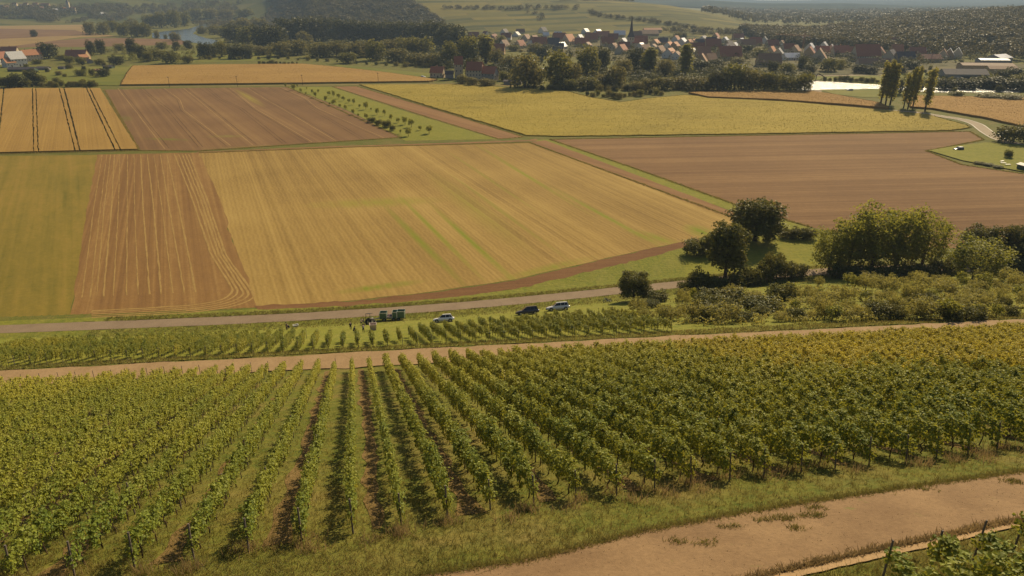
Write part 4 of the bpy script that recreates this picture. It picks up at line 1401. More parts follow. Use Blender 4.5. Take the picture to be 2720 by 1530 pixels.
# small scrub at the foot of the wood, on the river banks and gardens
rs2 = random.Random(9)
rows_b = {
    'bushes along the foot of the riverside wood': [(x, 158 + 0.0625 * max(0, x - 760) + rs2.uniform(-2, 1)) for x in range(480, 1200, 26)],
    'bushes along the river bank below the village': [(x, 242 - 0.006 * (x - 1400) + rs2.uniform(-3, 2)) for x in range(1440, 1720, 22)] + [(x, 262 - abs(x - 1640) * 0.09 + rs2.uniform(-4, 2)) for x in range(1560, 1760, 14)],
    'bushes on the hedge below the left gardens': [(x, 230 + rs2.uniform(-1, 2)) for x in range(60, 262, 13)],
    'low bushes in the left gardens': [(rs2.uniform(60, 340), rs2.uniform(172, 205)) for _ in range(16)],
    'bushes on the far river bank': [(x, 216 + (x - 2200) * 0.04 + rs2.uniform(-2, 1)) for x in range(2190, 2340, 14)],
    'small trees along the maize field': [(x, 171 + rs2.uniform(-1, 1)) for x in range(690, 800, 11)],
    'bushes between the meadows at the right': [(rs2.uniform(2420, 2720), rs2.uniform(196, 250)) for _ in range(22)],
    'shrubs in the gap of the river meadow': [(rs2.uniform(1470, 1740), 236 + rs2.uniform(-2, 8)) for _ in range(14)],
    'bushes in the village gardens': [(rs2.uniform(1260, 2560), rs2.uniform(112, 196)) for _ in range(70)],
}
for gname, lst in rows_b.items():
    for i, (a, b) in enumerate(sorted(lst)):
        kind = rs2.choice(['far_mid', 'far_round', 'far_pale'])
        tree('bush', kind, a, b, hm=rs2.uniform(2.2, 5.0), label='%s from the left among the %s' % (ordn(i), gname), cat='bush', group=gname, sx=rs2.uniform(1.0, 1.5))


# ---- far woods that read as one mass
def wood(name, pts, hgt, label, seed, quads=72, mat=m_forest, size=1.9, asp=0.62):
    rng = np.random.default_rng(seed)
    base = []
    for v in range(5):
        r = np.random.default_rng(v)
        d = r.normal(size=(quads, 3))
        d[:, 2] = np.abs(d[:, 2])
        d /= np.linalg.norm(d, axis=1)[:, None]
        P = d * np.array([asp * 0.95, asp * 0.95, 0.72]) * r.uniform(0.82, 1.05, quads)[:, None] + np.array([0, 0, 0.28])
        V, F = leaf_quads(P, d + r.normal(0, 0.28, (quads, 3)) + np.array([0, 0, 0.3]), size / 10, r, 0.2)
        base.append((V, F))
    Vs, Fs = [], []
    off = 0
    z = H(pts[:, 0], pts[:, 1])
    for (x, y), zz in zip(pts, z):
        V, F = base[rng.integers(5)]
        s = hgt * rng.uniform(0.7, 1.25)
        a = rng.uniform(0, math.tau)
        ca, sa = math.cos(a), math.sin(a)
        W = np.c_[(V[:, 0] * ca - V[:, 1] * sa) * s, (V[:, 0] * sa + V[:, 1] * ca) * s, V[:, 2] * s] + (x, y, zz)
        Vs.append(W)
        Fs.append(F + off)
        off += len(V)
    o = obj(name, new_mesh(name, np.concatenate(Vs), np.concatenate(Fs), [mat]))
    return tag(o, label, 'wood', kind='stuff')


def polar_pts(n, az0, az1, dfn, seed, keep=None):
    rng = np.random.default_rng(seed)
    az = rng.uniform(az0, az1, n)
    u = rng.uniform(0, 1, n)
    d0, d1 = dfn(az)
    d = np.sqrt(d0 ** 2 + u * (d1 ** 2 - d0 ** 2))
    p = np.c_[d * np.sin(np.radians(az)), d * np.cos(np.radians(az))]
    return p[keep(az, d)] if keep is not None else p


wood('forest', polar_pts(4200, 17.5, 40, lambda a: (np.interp(a, [17.5, 20, 26, 40], [1450, 1120, 1020, 900]), np.interp(a, [17.5, 23, 26, 30, 40], [1480, 1500, 1700, 1950, 1950])), 1), 14, 'dark wooded hill behind the village at the right', 1)
wood('forest', polar_pts(2600, -17.6, -5.5, lambda a: (np.interp(a, [-18, -12, -5.5], [1500, 1330, 1350]), np.interp(a, [-18, -10, -5.5], [2550, 2300, 1560])), 2), 15, 'wooded hill behind the poplar wood', 2)
wood('forest', polar_pts(1500, -36, -17, lambda a: (np.interp(a, [-36, -24, -17], [2500, 2100, 1500]), np.interp(a, [-36, -24, -17], [2750, 2800, 2400])), 3, lambda a, d: (np.sin(a * 1.7) + np.sin(d * 0.01) > -0.4) & ~((a < -23.5) & (d < 2350))), 12, 'strips of trees on the far valley floor at the left', 3)
wood('forest', polar_pts(2200, 14.5, 38, lambda a: (np.full_like(a, 2000.0), np.full_like(a, 4300.0)), 4), 16, 'hazy woods on the plain beyond the wooded hill', 4, 30, size=3.2)


def px_wood(name, poly, n, hgt, label, seed, **kw):
    rng = np.random.default_rng(seed)
    P = np.array(poly, float)
    q = rng.uniform(P.min(0), P.max(0), (n * 4, 2))
    q = q[in_poly(q[:, 0], q[:, 1], poly)][:n]
    return wood(name, np.array([G(*p) for p in q]), hgt, label, seed, **kw)


def line_wood(name, px_list, n, spread, hgt, label, seed):
    P = resample([G(*p) for p in px_list], n)
    P = P + np.random.default_rng(seed).normal(0, spread, P.shape)
    return wood(name, P, hgt, label, seed)


line_wood('hedgerow', [(1565, 34), (1600, 46), (1650, 52), (1715, 58), (1780, 68), (1850, 80), (1940, 88), (2010, 94)], 120, 5, 8, 'long dark hedgerow slanting across the vineyard hill', 11)
line_wood('hedgerow', [(1180, 24), (1330, 26), (1400, 27)], 60, 8, 8, 'hedgerow near the top of the vineyard hill at the left', 12)
line_wood('hedgerow', [(1480, 2), (1560, 3), (1640, 4), (1680, 5)], 50, 6, 10, 'hedgerow on the crest of the vineyard hill', 13)
line_wood('hedgerow', [(1395, 22), (1440, 26), (1530, 26)], 24, 10, 10, 'group of trees beside the hill track', 14)
line_wood('hedgerow', [(1410, 36), (1440, 44), (1432, 56)], 16, 5, 7, 'short hedgerow beside the steep hill track', 15)
line_wood('hedgerow', [(1770, 84), (1900, 94), (2040, 96)], 60, 10, 9, 'bushes at the foot of the vineyard hill', 16)
line_wood('hedgerow', [(0, 52), (60, 50), (115, 44)], 60, 9, 8, 'dark scrub patch in the far tan field at the left edge', 17)
line_wood('hedgerow', [(190, 62), (225, 54), (265, 46)], 50, 9, 8, 'dark scrub patch in the far tan field by the river', 18)

px_wood('riverside_wood', [(560, 120), (640, 104), (760, 96), (1000, 96), (1190, 104), (1240, 130), (1330, 160), (1420, 190), (1480, 218), (1400, 222), (1200, 186), (900, 158), (700, 146), (560, 138)], 520, 7.5, 'dense undergrowth filling the riverside wood', 31, mat=m_fdark, size=1.6, quads=70)  # fill leaves coloured dark to paint shadowed gaps between the crowns
px_wood('riverside_wood', [(1480, 190), (1600, 182), (1900, 190), (2150, 205), (2140, 236), (1800, 236), (1480, 234)], 380, 6.5, 'dense bushes between the rounded willows and the village', 32, mat=m_fdark, size=1.6, quads=70)  # same dark leaf colour, standing in for shade behind the willows
px_wood('garden_trees', [(1230, 94), (1500, 100), (1900, 112), (2450, 134), (2640, 140), (2640, 176), (2250, 190), (1950, 182), (1600, 170), (1300, 130)], 460, 7.5, 'mass of garden trees and shrubs between the village houses', 33, mat=m_fdark, size=1.6, quads=60)
px_wood('scrub', [(560, 128), (300, 128), (240, 150), (330, 165), (520, 165), (700, 150)], 90, 5, 'scattered garden shrubs around the left meadows', 34, mat=m_fmid, size=2.0)
px_wood('scrub', [(2400, 205), (2720, 200), (2720, 236), (2400, 232)], 80, 5, 'scrub along the river right of the poplars', 35, mat=m_fmid, size=2.0)

px_wood('scrub', [(1720, 852), (1760, 806), (1810, 796), (1960, 790), (2200, 764), (2720, 752), (2720, 846), (2300, 858), (1900, 872)], 420, 1.3, 'low tangled scrub between the orchard trees above the lane', 36, mat=m_olive, size=2.2, quads=40)

# ================================================================== BUILDINGS
def roof_mat(name, col, rough=0.75, spec=0.25, metal=0.0):
    t = NT(name)
    p = t.obco()
    oi = t.n('ShaderNodeObjectInfo')
    n = t.noise(p, 0.9, 5, 0.7)
    w = t.n('ShaderNodeTexWave')
    t.put(w.inputs['Vector'], t.map(p, 0, (1, 1, 0.45)))
    w.bands_direction = 'Z'
    w.inputs['Scale'].default_value = 1.0
    v = t.math('ADD', t.math('MULTIPLY', n, 0.6), t.math('MULTIPLY', oi.outputs['Random'], 0.5))
    c = t.mix(t.fr(v, 0.2, 0.9), tuple(q * 0.65 for q in col), tuple(min(1, q * 1.35) for q in col))
    return t.principled(c, rough, spec, t.bump(w.outputs['Fac'], 0.3, 0.05), metal)


ROOF = {'red': roof_mat('red_tiles', (0.31, 0.12, 0.068)), 'orange': roof_mat('orange_tiles', (0.42, 0.19, 0.09)), 'dark': roof_mat('dark_tiles', (0.09, 0.075, 0.075)),
        'brown': roof_mat('brown_tiles', (0.27, 0.15, 0.085)), 'metal': roof_mat('pale_metal_glare_roof', (0.62, 0.60, 0.56), 0.32, 0.7), 'grey': roof_mat('grey_roof', (0.22, 0.20, 0.19), 0.6, 0.4)}  # metal: pale colour also stands in for sun glare on village roofs
WALL = {'cream': flat_mat('cream_plaster', (0.52, 0.43, 0.30), 0.9, 0.1, scale=0.8), 'white': flat_mat('white_plaster', (0.66, 0.62, 0.54), 0.9, 0.1, scale=0.8),
        'ochre': flat_mat('ochre_plaster', (0.45, 0.32, 0.18), 0.9, 0.1, scale=0.8), 'grey': flat_mat('grey_wall', (0.30, 0.28, 0.26), 0.9, 0.1, scale=0.8), 'green': flat_mat('green_boards', (0.07, 0.10, 0.07), 0.8, 0.2, scale=0.8)}
m_glass = flat_mat('window_glass', (0.03, 0.035, 0.045), 0.15, 0.5)
m_frame = flat_mat('window_frame', (0.55, 0.52, 0.47), 0.7)
m_brick = flat_mat('chimney_brick', (0.22, 0.11, 0.07), 0.9, scale=5)
m_door = flat_mat('door_wood', (0.10, 0.06, 0.04), 0.7)


def box_arrays(x0, x1, y0, y1, z0, z1):
    V = [(x, y, z) for z in (z0, z1) for y in (y0, y1) for x in (x0, x1)]
    F = [(0, 2, 3, 1), (4, 5, 7, 6), (0, 1, 5, 4), (2, 6, 7, 3), (0, 4, 6, 2), (1, 3, 7, 5)]
    return V, F


def box_part(name, parent, x0, x1, y0, y1, z0, z1, mat):
    return obj(name, new_mesh(name, *box_arrays(x0, x1, y0, y1, z0, z1), [mat]), parent)


def house(loc, rz, L, W, eave, pitch, wall, roof, label, cat='house', group=None, win=True, chimney=True, name='house', hip=False, door=True, wrows=None):
    """ridge along local x; gable ends at +-x; front long side at -y"""
    root = empty(name, loc, rz)
    tag(root, label, cat, group)
    hx, hy = L / 2, W / 2
    rh = hy * math.tan(pitch)
    # walls with gables
    V = [(-hx, -hy, -0.5), (hx, -hy, -0.5), (hx, hy, -0.5), (-hx, hy, -0.5), (-hx, -hy, eave), (hx, -hy, eave), (hx, hy, eave), (-hx, hy, eave)]
    F = [(0, 1, 5, 4), (2, 3, 7, 6)]
    if hip:
        F += [(1, 2, 6, 5), (3, 0, 4, 7)]
    else:
        V += [(-hx, 0, eave + rh - 0.05), (hx, 0, eave + rh - 0.05)]
        F += [(1, 2, 6, 9, 5), (3, 0, 4, 8, 7)]
    obj('wall', new_mesh('wall', V, F, [WALL[wall]]), root)
    # roof with overhang and thickness
    o, th_ = 0.45, 0.22
    dz = o * math.tan(pitch)
    ex = hx + 0.35
    rx = hx - hy * 0.9 if hip else ex
    top = [(-ex, -hy - o, eave - dz + th_), (ex, -hy - o, eave - dz + th_), (rx, 0, eave + rh + th_), (-rx, 0, eave + rh + th_), (-ex, hy + o, eave - dz + th_), (ex, hy + o, eave - dz + th_)]
    bot = [(x, y, z - th_) for x, y, z in top]
    V = top + bot
    F = [(0, 1, 2, 3), (3, 2, 5, 4), (7, 6, 9, 8), (8, 9, 10, 11), (0, 6, 7, 1), (4, 5, 11, 10)]
    if hip:
        F += [(1, 5, 2), (4, 0, 3), (1, 7, 11, 5), (4, 10, 6, 0)]
    else:
        F += [(1, 7, 8, 2), (2, 8, 11, 5), (0, 3, 9, 6), (3, 4, 10, 9)]
    F = [f if True else f for f in F]
    rf = obj('roof', new_mesh('roof', V, F, [ROOF[roof]]), root)
    if chimney:
        cxp = random.Random(int(loc[0] * 10)).uniform(-hx * 0.5, hx * 0.5)
        obj('chimney', new_mesh('chimney', *box_arrays(cxp - 0.35, cxp + 0.35, 0.3, 1.0, eave + rh - 0.9, eave + rh + 1.2), [m_brick]), rf)
    if win:
        rows = wrows or max(1, int(eave / 2.6))
        k = max(2, int(L / 2.6))
        for r_ in range(rows):
            z = eave * (r_ + 0.55) / rows
            for i in range(k):
                x = -hx + L * (i + 0.5) / k
                if door and r_ == 0 and i == k // 2:
                    box_part('door', root, x - 0.55, x + 0.55, -hy - 0.06, -hy + 0.05, -0.2, 2.0, m_door)
                    continue
                w_ = box_part('window', root, x - 0.5, x + 0.5, -hy - 0.07, -hy + 0.03, z - 0.65, z + 0.65, m_frame)
                obj('pane', new_mesh('pane', *box_arrays(x - 0.4, x + 0.4, -hy - 0.1, -hy - 0.075, z - 0.55, z + 0.55), [m_glass]), w_)
        for sx in (-1, 1):
            for y in (-W * 0.22, W * 0.22):
                z = eave * 0.6
                w_ = box_part('window', root, sx * (hx + 0.02) - 0.05, sx * (hx + 0.02) + 0.05, y - 0.5, y + 0.5, z - 0.65, z + 0.65, m_frame)
                x_ = sx * (hx + 0.085)
                obj('pane', new_mesh('pane', *box_arrays(x_ - 0.012, x_ + 0.012, y - 0.4, y + 0.4, z - 0.55, z + 0.55), [m_glass]), w_)
    return root


def at(px, py):
    return GP(px, py)


# --- mill by the river (windows large enough to tell apart)
house(at(1163, 206), R(-14), 11.5, 8, 4.6, R(48), 'cream', 'red', 'low cream outbuilding with red roof left of the mill tower', group='mill buildings', name='mill_house')
house(at(1219, 208), R(4), 7.0, 6.5, 12.2, R(60), 'cream', 'red', 'tall narrow mill tower house with steep red roof', group='mill buildings', name='mill_tower', wrows=3, chimney=False)
house(at(1194, 207), R(4), 7.0, 6.0, 3.6, R(38), 'grey', 'dark', 'dark open shed between outbuilding and mill tower', 'shed', 'mill buildings', False, False, 'mill_shed')
house(at(1262, 212), R(-10), 13.0, 10, 8.4, R(50), 'cream', 'red', 'long two storey mill house with eight front windows and red roof', group='mill buildings', name='mill_house')
house(at(1297, 213), R(-24), 15, 9, 6.0, R(48), 'grey', 'red', 'red roofed mill barn joined to the right of the mill house', 'barn', 'mill buildings', True, False, 'mill_barn')
house(at(1362, 224), R(-8), 14, 5, 2.4, R(20), 'grey', 'dark', 'low grey wall-like shed right of the mill barn', 'shed', 'mill buildings', False, False, 'low_shed')

# --- houses at the left edge
house(at(4, 170), R(80), 16, 10, 6, R(50), 'white', 'red', 'dark red roofed house cut by the left edge', group='houses at the left edge')
house(at(30, 150), R(5), 18, 10, 5, R(50), 'cream', 'red', 'long dark red roof behind the pale gabled house', group='houses at the left edge')
house(at(46, 176), R(62), 15, 12, 7.5, R(48), 'white', 'metal', 'pale gabled house with glinting solar roof', group='houses at the left edge')
house(at(26, 178), R(62), 9, 9, 4.5, R(45), 'white', 'orange', 'small white annex with orange roof at the left edge', group='houses at the left edge')
house(at(82, 162), R(58), 15, 10, 6.5, R(46), 'cream', 'orange', 'orange tiled house left of the big dark round tree', group='houses at the left edge')
house(at(98, 158), R(58), 10, 9, 6.0, R(48), 'cream', 'orange', 'second orange tiled house right against the big round tree', group='houses at the left edge')
house(at(208, 158), R(3), 22, 12, 4.0, R(46), 'ochre', 'red', 'long house with big dark red roof among garden trees', group='houses at the left edge')
house(at(222, 162), R(60), 9, 7, 4.0, R(38), 'ochre', 'orange', 'small orange roofed wing before the long red roof', group='houses at the left edge')
house(at(240, 168), R(-50), 7, 5, 2.4, R(35), 'grey', 'brown', 'small garden shed with brown roof by the long red roofed house', 'shed', None, False, False, 'garden_shed')
house(at(62, 190), R(2), 24, 7, 2.2, R(26), 'green', 'dark', 'long low green shed in front of the left houses', 'shed', None, False, False, 'green_shed')
house(at(116, 186), R(-4), 11, 6, 1.8, R(24), 'grey', 'dark', 'low dark roofed shed right of the long green shed', 'shed', None, False, False, 'low_shed')
house(at(166, 184), R(-4), 6, 4, 1.8, R(20), 'grey', 'dark', 'small dark garden hut in the left gardens', 'shed', None, False, False, 'garden_hut')
house(at(290, 182), R(-6), 9, 5, 2.0, R(15), 'green', 'dark', 'dark open wood store beside the meadow path', 'shed', None, False, False, 'wood_store')
house(at(262, 190), R(-6), 9, 5, 1.4, R(18), 'grey', 'brown', 'low brown roofed hut left of the wood store', 'shed', None, False, False, 'garden_hut')

# --- village with a church spire
VIL = [  # px, py of the foot, orientation deg, length, width, eave, pitch, wall, roof
    (1258, 104, 5, 16, 10, 5, 48, 'cream', 'red'), (1290, 100, -60, 12, 9, 5, 48, 'white', 'red'), (1300, 118, 20, 13, 10, 5, 48, 'cream', 'brown'), (1312, 112, 65, 14, 10, 5, 50, 'cream', 'red'),
    (1345, 106, -10, 15, 10, 5, 46, 'white', 'red'), (1340, 92, 60, 12, 9, 5, 45, 'white', 'dark'), (1372, 98, 70, 13, 10, 4, 40, 'white', 'grey'), (1382, 90, 10, 14, 10, 4, 40, 'cream', 'metal'),
    (1398, 110, 60, 13, 10, 5, 45, 'cream', 'metal'), (1412, 124, 64, 12, 9, 5, 35, 'white', 'metal'), (1432, 124, 8, 19, 11, 5, 52, 'cream', 'red'), (1442, 88, 55, 14, 10, 5, 45, 'white', 'dark'),
    (1450, 98, 0, 10, 8, 4, 40, 'white', 'metal'), (1470, 124, 0, 15, 10, 5, 50, 'cream', 'dark'), (1485, 112, 12, 18, 11, 6, 52, 'ochre', 'red'), (1492, 130, 55, 12, 9, 4, 42, 'cream', 'metal'),
    (1510, 118, 58, 20, 12, 6, 50, 'cream', 'orange'), (1482, 96, 0, 12, 8, 4, 40, 'white', 'metal'), (1540, 110, 60, 12, 9, 5, 46, 'white', 'metal'), (1545, 124, 0, 18, 10, 5, 50, 'cream', 'red'),
    (1555, 90, 55, 12, 9, 5, 42, 'white', 'metal'), (1570, 112, -5, 18, 11, 6, 52, 'ochre', 'red'), (1560, 126, 62, 10, 8, 4, 35, 'white', 'metal'), (1588, 92, 50, 13, 9, 5, 40, 'white', 'metal'),
    (1600, 104, 0, 20, 11, 5, 50, 'cream', 'red'), (1612, 124, 5, 16, 10, 6, 52, 'cream', 'red'), (1630, 134, 60, 11, 9, 4, 45, 'cream', 'brown'), (1645, 98, 0, 18, 10, 5, 45, 'cream', 'metal'),
    (1655, 122, 62, 13, 9, 6, 44, 'white', 'metal'), (1628, 110, -5, 14, 10, 5, 50, 'ochre', 'red'), (1690, 100, 8, 16, 11, 5, 42, 'cream', 'brown'), (1700, 120, 0, 18, 11, 5, 52, 'cream', 'red'),
    (1702, 132, 60, 12, 9, 5, 38, 'white', 'metal'), (1722, 96, 5, 30, 16, 5, 28, 'ochre', 'brown'), (1732, 88, 5, 30, 10, 7, 24, 'cream', 'orange'), (1712, 140, 30, 12, 10, 6, 36, 'white', 'metal'),
    (1740, 124, 62, 14, 9, 6, 40, 'cream', 'orange'), (1735, 134, 60, 9, 8, 5, 36, 'white', 'metal'), (1752, 148, 60, 16, 10, 5, 48, 'cream', 'brown'), (1776, 132, 58, 13, 9, 6, 40, 'white', 'orange'),
    (1778, 154, 62, 17, 11, 6, 38, 'white', 'metal'), (1792, 132, 60, 13, 9, 6, 40, 'ochre', 'orange'), (1795, 112, 58, 13, 9, 5, 44, 'white', 'orange'), (1812, 120, 60, 14, 9, 6, 40, 'white', 'metal'),
    (1796, 158, 60, 10, 9, 5, 36, 'white', 'metal'), (1830, 124, 58, 12, 9, 5, 44, 'cream', 'orange'), (1842, 122, 58, 12, 9, 5, 42, 'white', 'metal'), (1850, 140, 0, 16, 10, 5, 50, 'cream', 'red'),
    (1838, 150, 60, 12, 9, 5, 40, 'cream', 'metal'), (1866, 152, 10, 14, 10, 5, 50, 'ochre', 'brown'), (1862, 176, 70, 12, 9, 6, 50, 'ochre', 'brown'), (1885, 172, 40, 13, 9, 5, 50, 'cream', 'brown'),
    (1868, 112, 50, 11, 9, 5, 42, 'white', 'grey'), (1888, 118, 0, 14, 9, 5, 46, 'cream', 'dark'), (1892, 132, 0, 18, 11, 6, 52, 'ochre', 'red'), (1904, 114, 58, 10, 8, 5, 40, 'white', 'metal'),
    (1925, 114, 58, 11, 8, 5, 42, 'white', 'metal'), (1935, 134, 52, 14, 10, 6, 46, 'cream', 'dark'), (1950, 132, 60, 12, 9, 5, 40, 'white', 'metal'), (1935, 160, 5, 22, 12, 6, 52, 'ochre', 'red'),
    (1968, 118, 55, 12, 8, 5, 42, 'cream', 'metal'), (1985, 126, 0, 18, 10, 5, 46, 'cream', 'brown'), (2005, 122, 0, 15, 10, 5, 50, 'ochre', 'red'), (2030, 116, 62, 12, 9, 5, 46, 'white', 'grey'),
    (2050, 128, 5, 14, 10, 5, 46, 'cream', 'red'), (2062, 120, 60, 12, 8, 6, 42, 'white', 'metal'), (2075, 124, 58, 12, 8, 5, 40, 'white', 'metal'), (2040, 176, 0, 20, 11, 5, 48, 'ochre', 'brown'),
    (2092, 138, 0, 12, 9, 5, 46, 'cream', 'red'), (2066, 154, 62, 11, 9, 6, 44, 'cream', 'grey'), (2110, 146, 55, 14, 10, 6, 44, 'cream', 'brown'), (2100, 160, 10, 16, 9, 4, 36, 'white', 'metal'),
    (2088, 116, 60, 10, 8, 5, 48, 'ochre', 'brown'), (2150, 138, 56, 12, 9, 6, 44, 'white', 'metal'), (2172, 166, 64, 17, 13, 6, 48, 'cream', 'brown'), (2148, 152, 60, 13, 10, 6, 46, 'ochre', 'red'),
    (2186, 134, 58, 13, 9, 6, 44, 'white', 'metal'), (2205, 144, 60, 12, 9, 6, 48, 'cream', 'grey'), (2230, 150, 0, 16, 10, 6, 48, 'cream', 'red'), (2225, 132, 58, 12, 8, 5, 44, 'white', 'metal'),
    (2272, 160, 58, 18, 12, 7, 52, 'cream', 'dark'), (2296, 162, 2, 24, 14, 7, 54, 'cream', 'red'), (2318, 176, -4, 28, 9, 4, 36, 'cream', 'brown'), (2335, 152, 58, 12, 9, 6, 46, 'cream', 'red'),
    (2362, 164, 50, 16, 11, 6, 46, 'cream', 'dark'), (2400, 166, 0, 17, 10, 5, 46, 'ochre', 'dark'), (2432, 150, -6, 16, 10, 5, 44, 'ochre', 'red'), (2468, 166, 0, 18, 11, 5, 30, 'ochre', 'red'),
    (2466, 142, 0, 14, 10, 4, 24, 'white', 'metal'), (2502, 158, 58, 13, 9, 5, 50, 'cream', 'metal'), (2518, 156, 58, 13, 9, 5, 50, 'ochre', 'metal'), (2540, 154, 58, 12, 9, 5, 50, 'cream', 'metal')]
rv5 = random.Random(3)
VIL = [v if not (v[8] == 'metal' and rv5.random() < 0.4) else v[:8] + (rv5.choice(['orange', 'red', 'brown']),) for v in VIL]
for _ in range(46):
    px, py = rv5.uniform(1270, 2420), rv5.uniform(98, 150)
    py = max(py, 96 + (px - 1600) * 0.03)
    if all(math.hypot(px - v[0], (py - v[1]) * 2) > 17 for v in VIL):
        VIL.append((px, py, rv5.choice([0, 5, 58, 62, -8]), rv5.uniform(11, 16), rv5.uniform(8, 10.5), 5, rv5.uniform(44, 52), rv5.choice(['cream', 'white', 'ochre']), rv5.choice(['red', 'red', 'orange', 'brown', 'dark'])))
rows_v = [(0, 100, 'rear'), (100, 113, 'second'), (113, 123, 'third'), (123, 132, 'middle'), (132, 148, 'fifth'), (148, 400, 'front')]
RN = {'red': 'red tiled', 'orange': 'orange tiled', 'brown': 'brown tiled', 'dark': 'dark', 'metal': 'glinting pale', 'grey': 'grey'}
for lo_, hi_, nm in rows_v:
    lst = sorted([v for v in VIL if lo_ <= v[1] < hi_])
    for i, (px, py, ang, L, W, ev, pit, wl, rf) in enumerate(lst):
        house(at(px, py), R(ang), L * 1.12, W * 1.18, ev * 0.85, R(min(pit + 3, 54)), wl, rf, '%s roofed house, %s from the left in the %s band of the village' % (RN[rf], ordn(i), nm), group='village houses', win=py > 150, chimney=py > 110)

# church with slender spire
def church(px, py, h_t, w, h_s, label, wl='cream'):
    root = empty('church', at(px, py), R(10))
    tag(root, label, 'church')
    t_ = obj('tower', new_mesh('tower', *box_arrays(-w / 2, w / 2, -w / 2, w / 2, -0.5, h_t), [WALL[wl]]), root)
    a = w / 2 + 0.4
    V = [(-a, -a, h_t), (a, -a, h_t), (a, a, h_t), (-a, a, h_t)]
    b = w * 0.26
    k = h_t + h_s * 0.22
    V += [(-b, -b, k), (b, -b, k), (b, b, k), (-b, b, k), (0, 0, h_t + h_s)]
    F = [(0, 1, 5, 4), (1, 2, 6, 5), (2, 3, 7, 6), (3, 0, 4, 7), (4, 5, 8), (5, 6, 8), (6, 7, 8), (7, 4, 8), (3, 2, 1, 0)]
    obj('spire', new_mesh('spire', V, F, [ROOF['dark']]), root)
    for x in (-w * 0.22, w * 0.22):
        obj('window', new_mesh('window', *box_arrays(x - 0.45, x + 0.45, -w / 2 - 0.08, -w / 2 + 0.05, h_t - 3.4, h_t - 1.2), [m_glass]), t_)
    V = [(1, -5, -0.5), (19, -5, -0.5), (19, 5, -0.5), (1, 5, -0.5), (1, -5, 7), (19, -5, 7), (19, 5, 7), (1, 5, 7), (1, 0, 12.5), (19, 0, 12.5)]
    obj('nave', new_mesh('nave', V, [(0, 1, 5, 4), (2, 3, 7, 6), (1, 2, 6, 9, 5), (3, 0, 4, 8, 7)], [WALL[wl]]), root)
    V = [(0.8, -5.5, 6.6), (19.4, -5.5, 6.6), (19.4, 0, 12.9), (0.8, 0, 12.9), (0.8, 5.5, 6.6), (19.4, 5.5, 6.6)]
    obj('roof', new_mesh('roof', V, [(0, 1, 2, 3), (3, 2, 5, 4)], [ROOF['red']]), root)
    return root


church(1674, 128, 14.5, 7.5, 28, 'church with tall slender dark spire in the village')
church(184, 30, 26, 8, 14, 'church tower with short dark spire in the far left village')

# far village at the left
FV = [(4, 24, 0, 18, 11, 6, 45, 'white', 'grey'), (18, 26, 60, 14, 10, 7, 45, 'white', 'brown'), (40, 16, 10, 14, 10, 5, 45, 'cream', 'brown'), (60, 20, 55, 14, 10, 5, 45, 'cream', 'dark'), (70, 16, 0, 14, 10, 5, 45, 'cream', 'red'), (84, 22, 60, 12, 9, 5, 45, 'cream', 'brown'), (96, 16, 0, 16, 10, 5, 45, 'ochre', 'red'), (122, 20, 0, 26, 12, 6, 48, 'ochre', 'red'), (112, 26, 50, 12, 9, 5, 45, 'cream', 'brown'), (148, 31, 55, 14, 9, 5, 40, 'white', 'metal'), (172, 30, 60, 14, 9, 6, 45, 'white', 'orange'), (196, 36, 0, 16, 9, 4, 40, 'white', 'dark'), (276, 42, 55, 16, 10, 6, 40, 'white', 'metal'), (50, 26, 10, 14, 9, 5, 45, 'ochre', 'brown')]
for i, (px, py, ang, L, W, ev, pit, wl, rf) in enumerate(sorted(FV)):
    house(at(px, py), R(ang), L, W, ev, R(pit), wl, rf, '%s roofed house, %s from the left in the far left village' % (RN[rf], ordn(i)), group='houses of the far left village', win=False, chimney=False)

# farm buildings at the right
house(at(2553, 214), R(-6), 34, 15, 5.5, R(26), 'grey', 'dark', 'large dark barn with open front on the meadow right of the poplars', 'barn', None, False, False, 'barn')
box_part('door', bpy.context.scene.objects['barn'], -4, 14, -7.62, -7.45, -0.2, 4.2, m_glass)  # dark panel painted in for the shaded inside of the open front
house(at(2615, 186), R(-8), 46, 13, 4.5, R(16), 'ochre', 'brown', 'long brown farm hall behind the dark barn', 'barn', None, False, False, 'farm_hall')
house(at(2632, 177), R(-8), 27, 12, 6.5, R(12), 'grey', 'metal', 'long glinting metal roofed hall on the farm at the right', 'barn', None, False, False, 'farm_hall')
house(at(2656, 196), R(-8), 24, 11, 4.5, R(22), 'ochre', 'brown', 'brown farm shed right of the long brown hall', 'barn', None, False, False, 'farm_shed')
house(at(2650, 166), R(30), 24, 16, 5, R(22), 'grey', 'metal', 'pale hall with tilted glinting roof at the right edge of the village', 'barn', None, False, False, 'pale_hall')
house(at(2670, 126), R(5), 22, 12, 4, R(15), 'white', 'metal', 'left glinting flat hall below the wooded hill', 'barn', None, False, False, 'pale_hall')
house(at(2702, 130), R(5), 26, 14, 4, R(15), 'white', 'metal', 'right glinting flat hall below the wooded hill', 'barn', None, False, False, 'pale_hall')
house(at(1445, 194), R(20), 12, 8, 3, R(14), 'white', 'metal', 'small pale glinting hut between the tall riverside trees', 'shed', None, False, False, 'pale_hut')
house(at(2722, 452), R(-80), 5, 3, 1.9, R(18), 'green', 'grey', 'pale roofed garden shed at the right edge by the lawn', 'shed', None, False, False, 'garden_shed')

# ================================================================== VEHICLES, PEOPLE AND SMALL THINGS
def paint(name, col, rough=0.28):
    t = NT(name)
    n = t.noise(t.obco(), 2.5, 4)
    c = t.mix(t.math('MULTIPLY', n, 0.3), col, tuple(v * 0.7 for v in col))
    return t.principled(c, rough, 0.5, **{'Coat Weight': 0.5, 'Coat Roughness': 0.12})


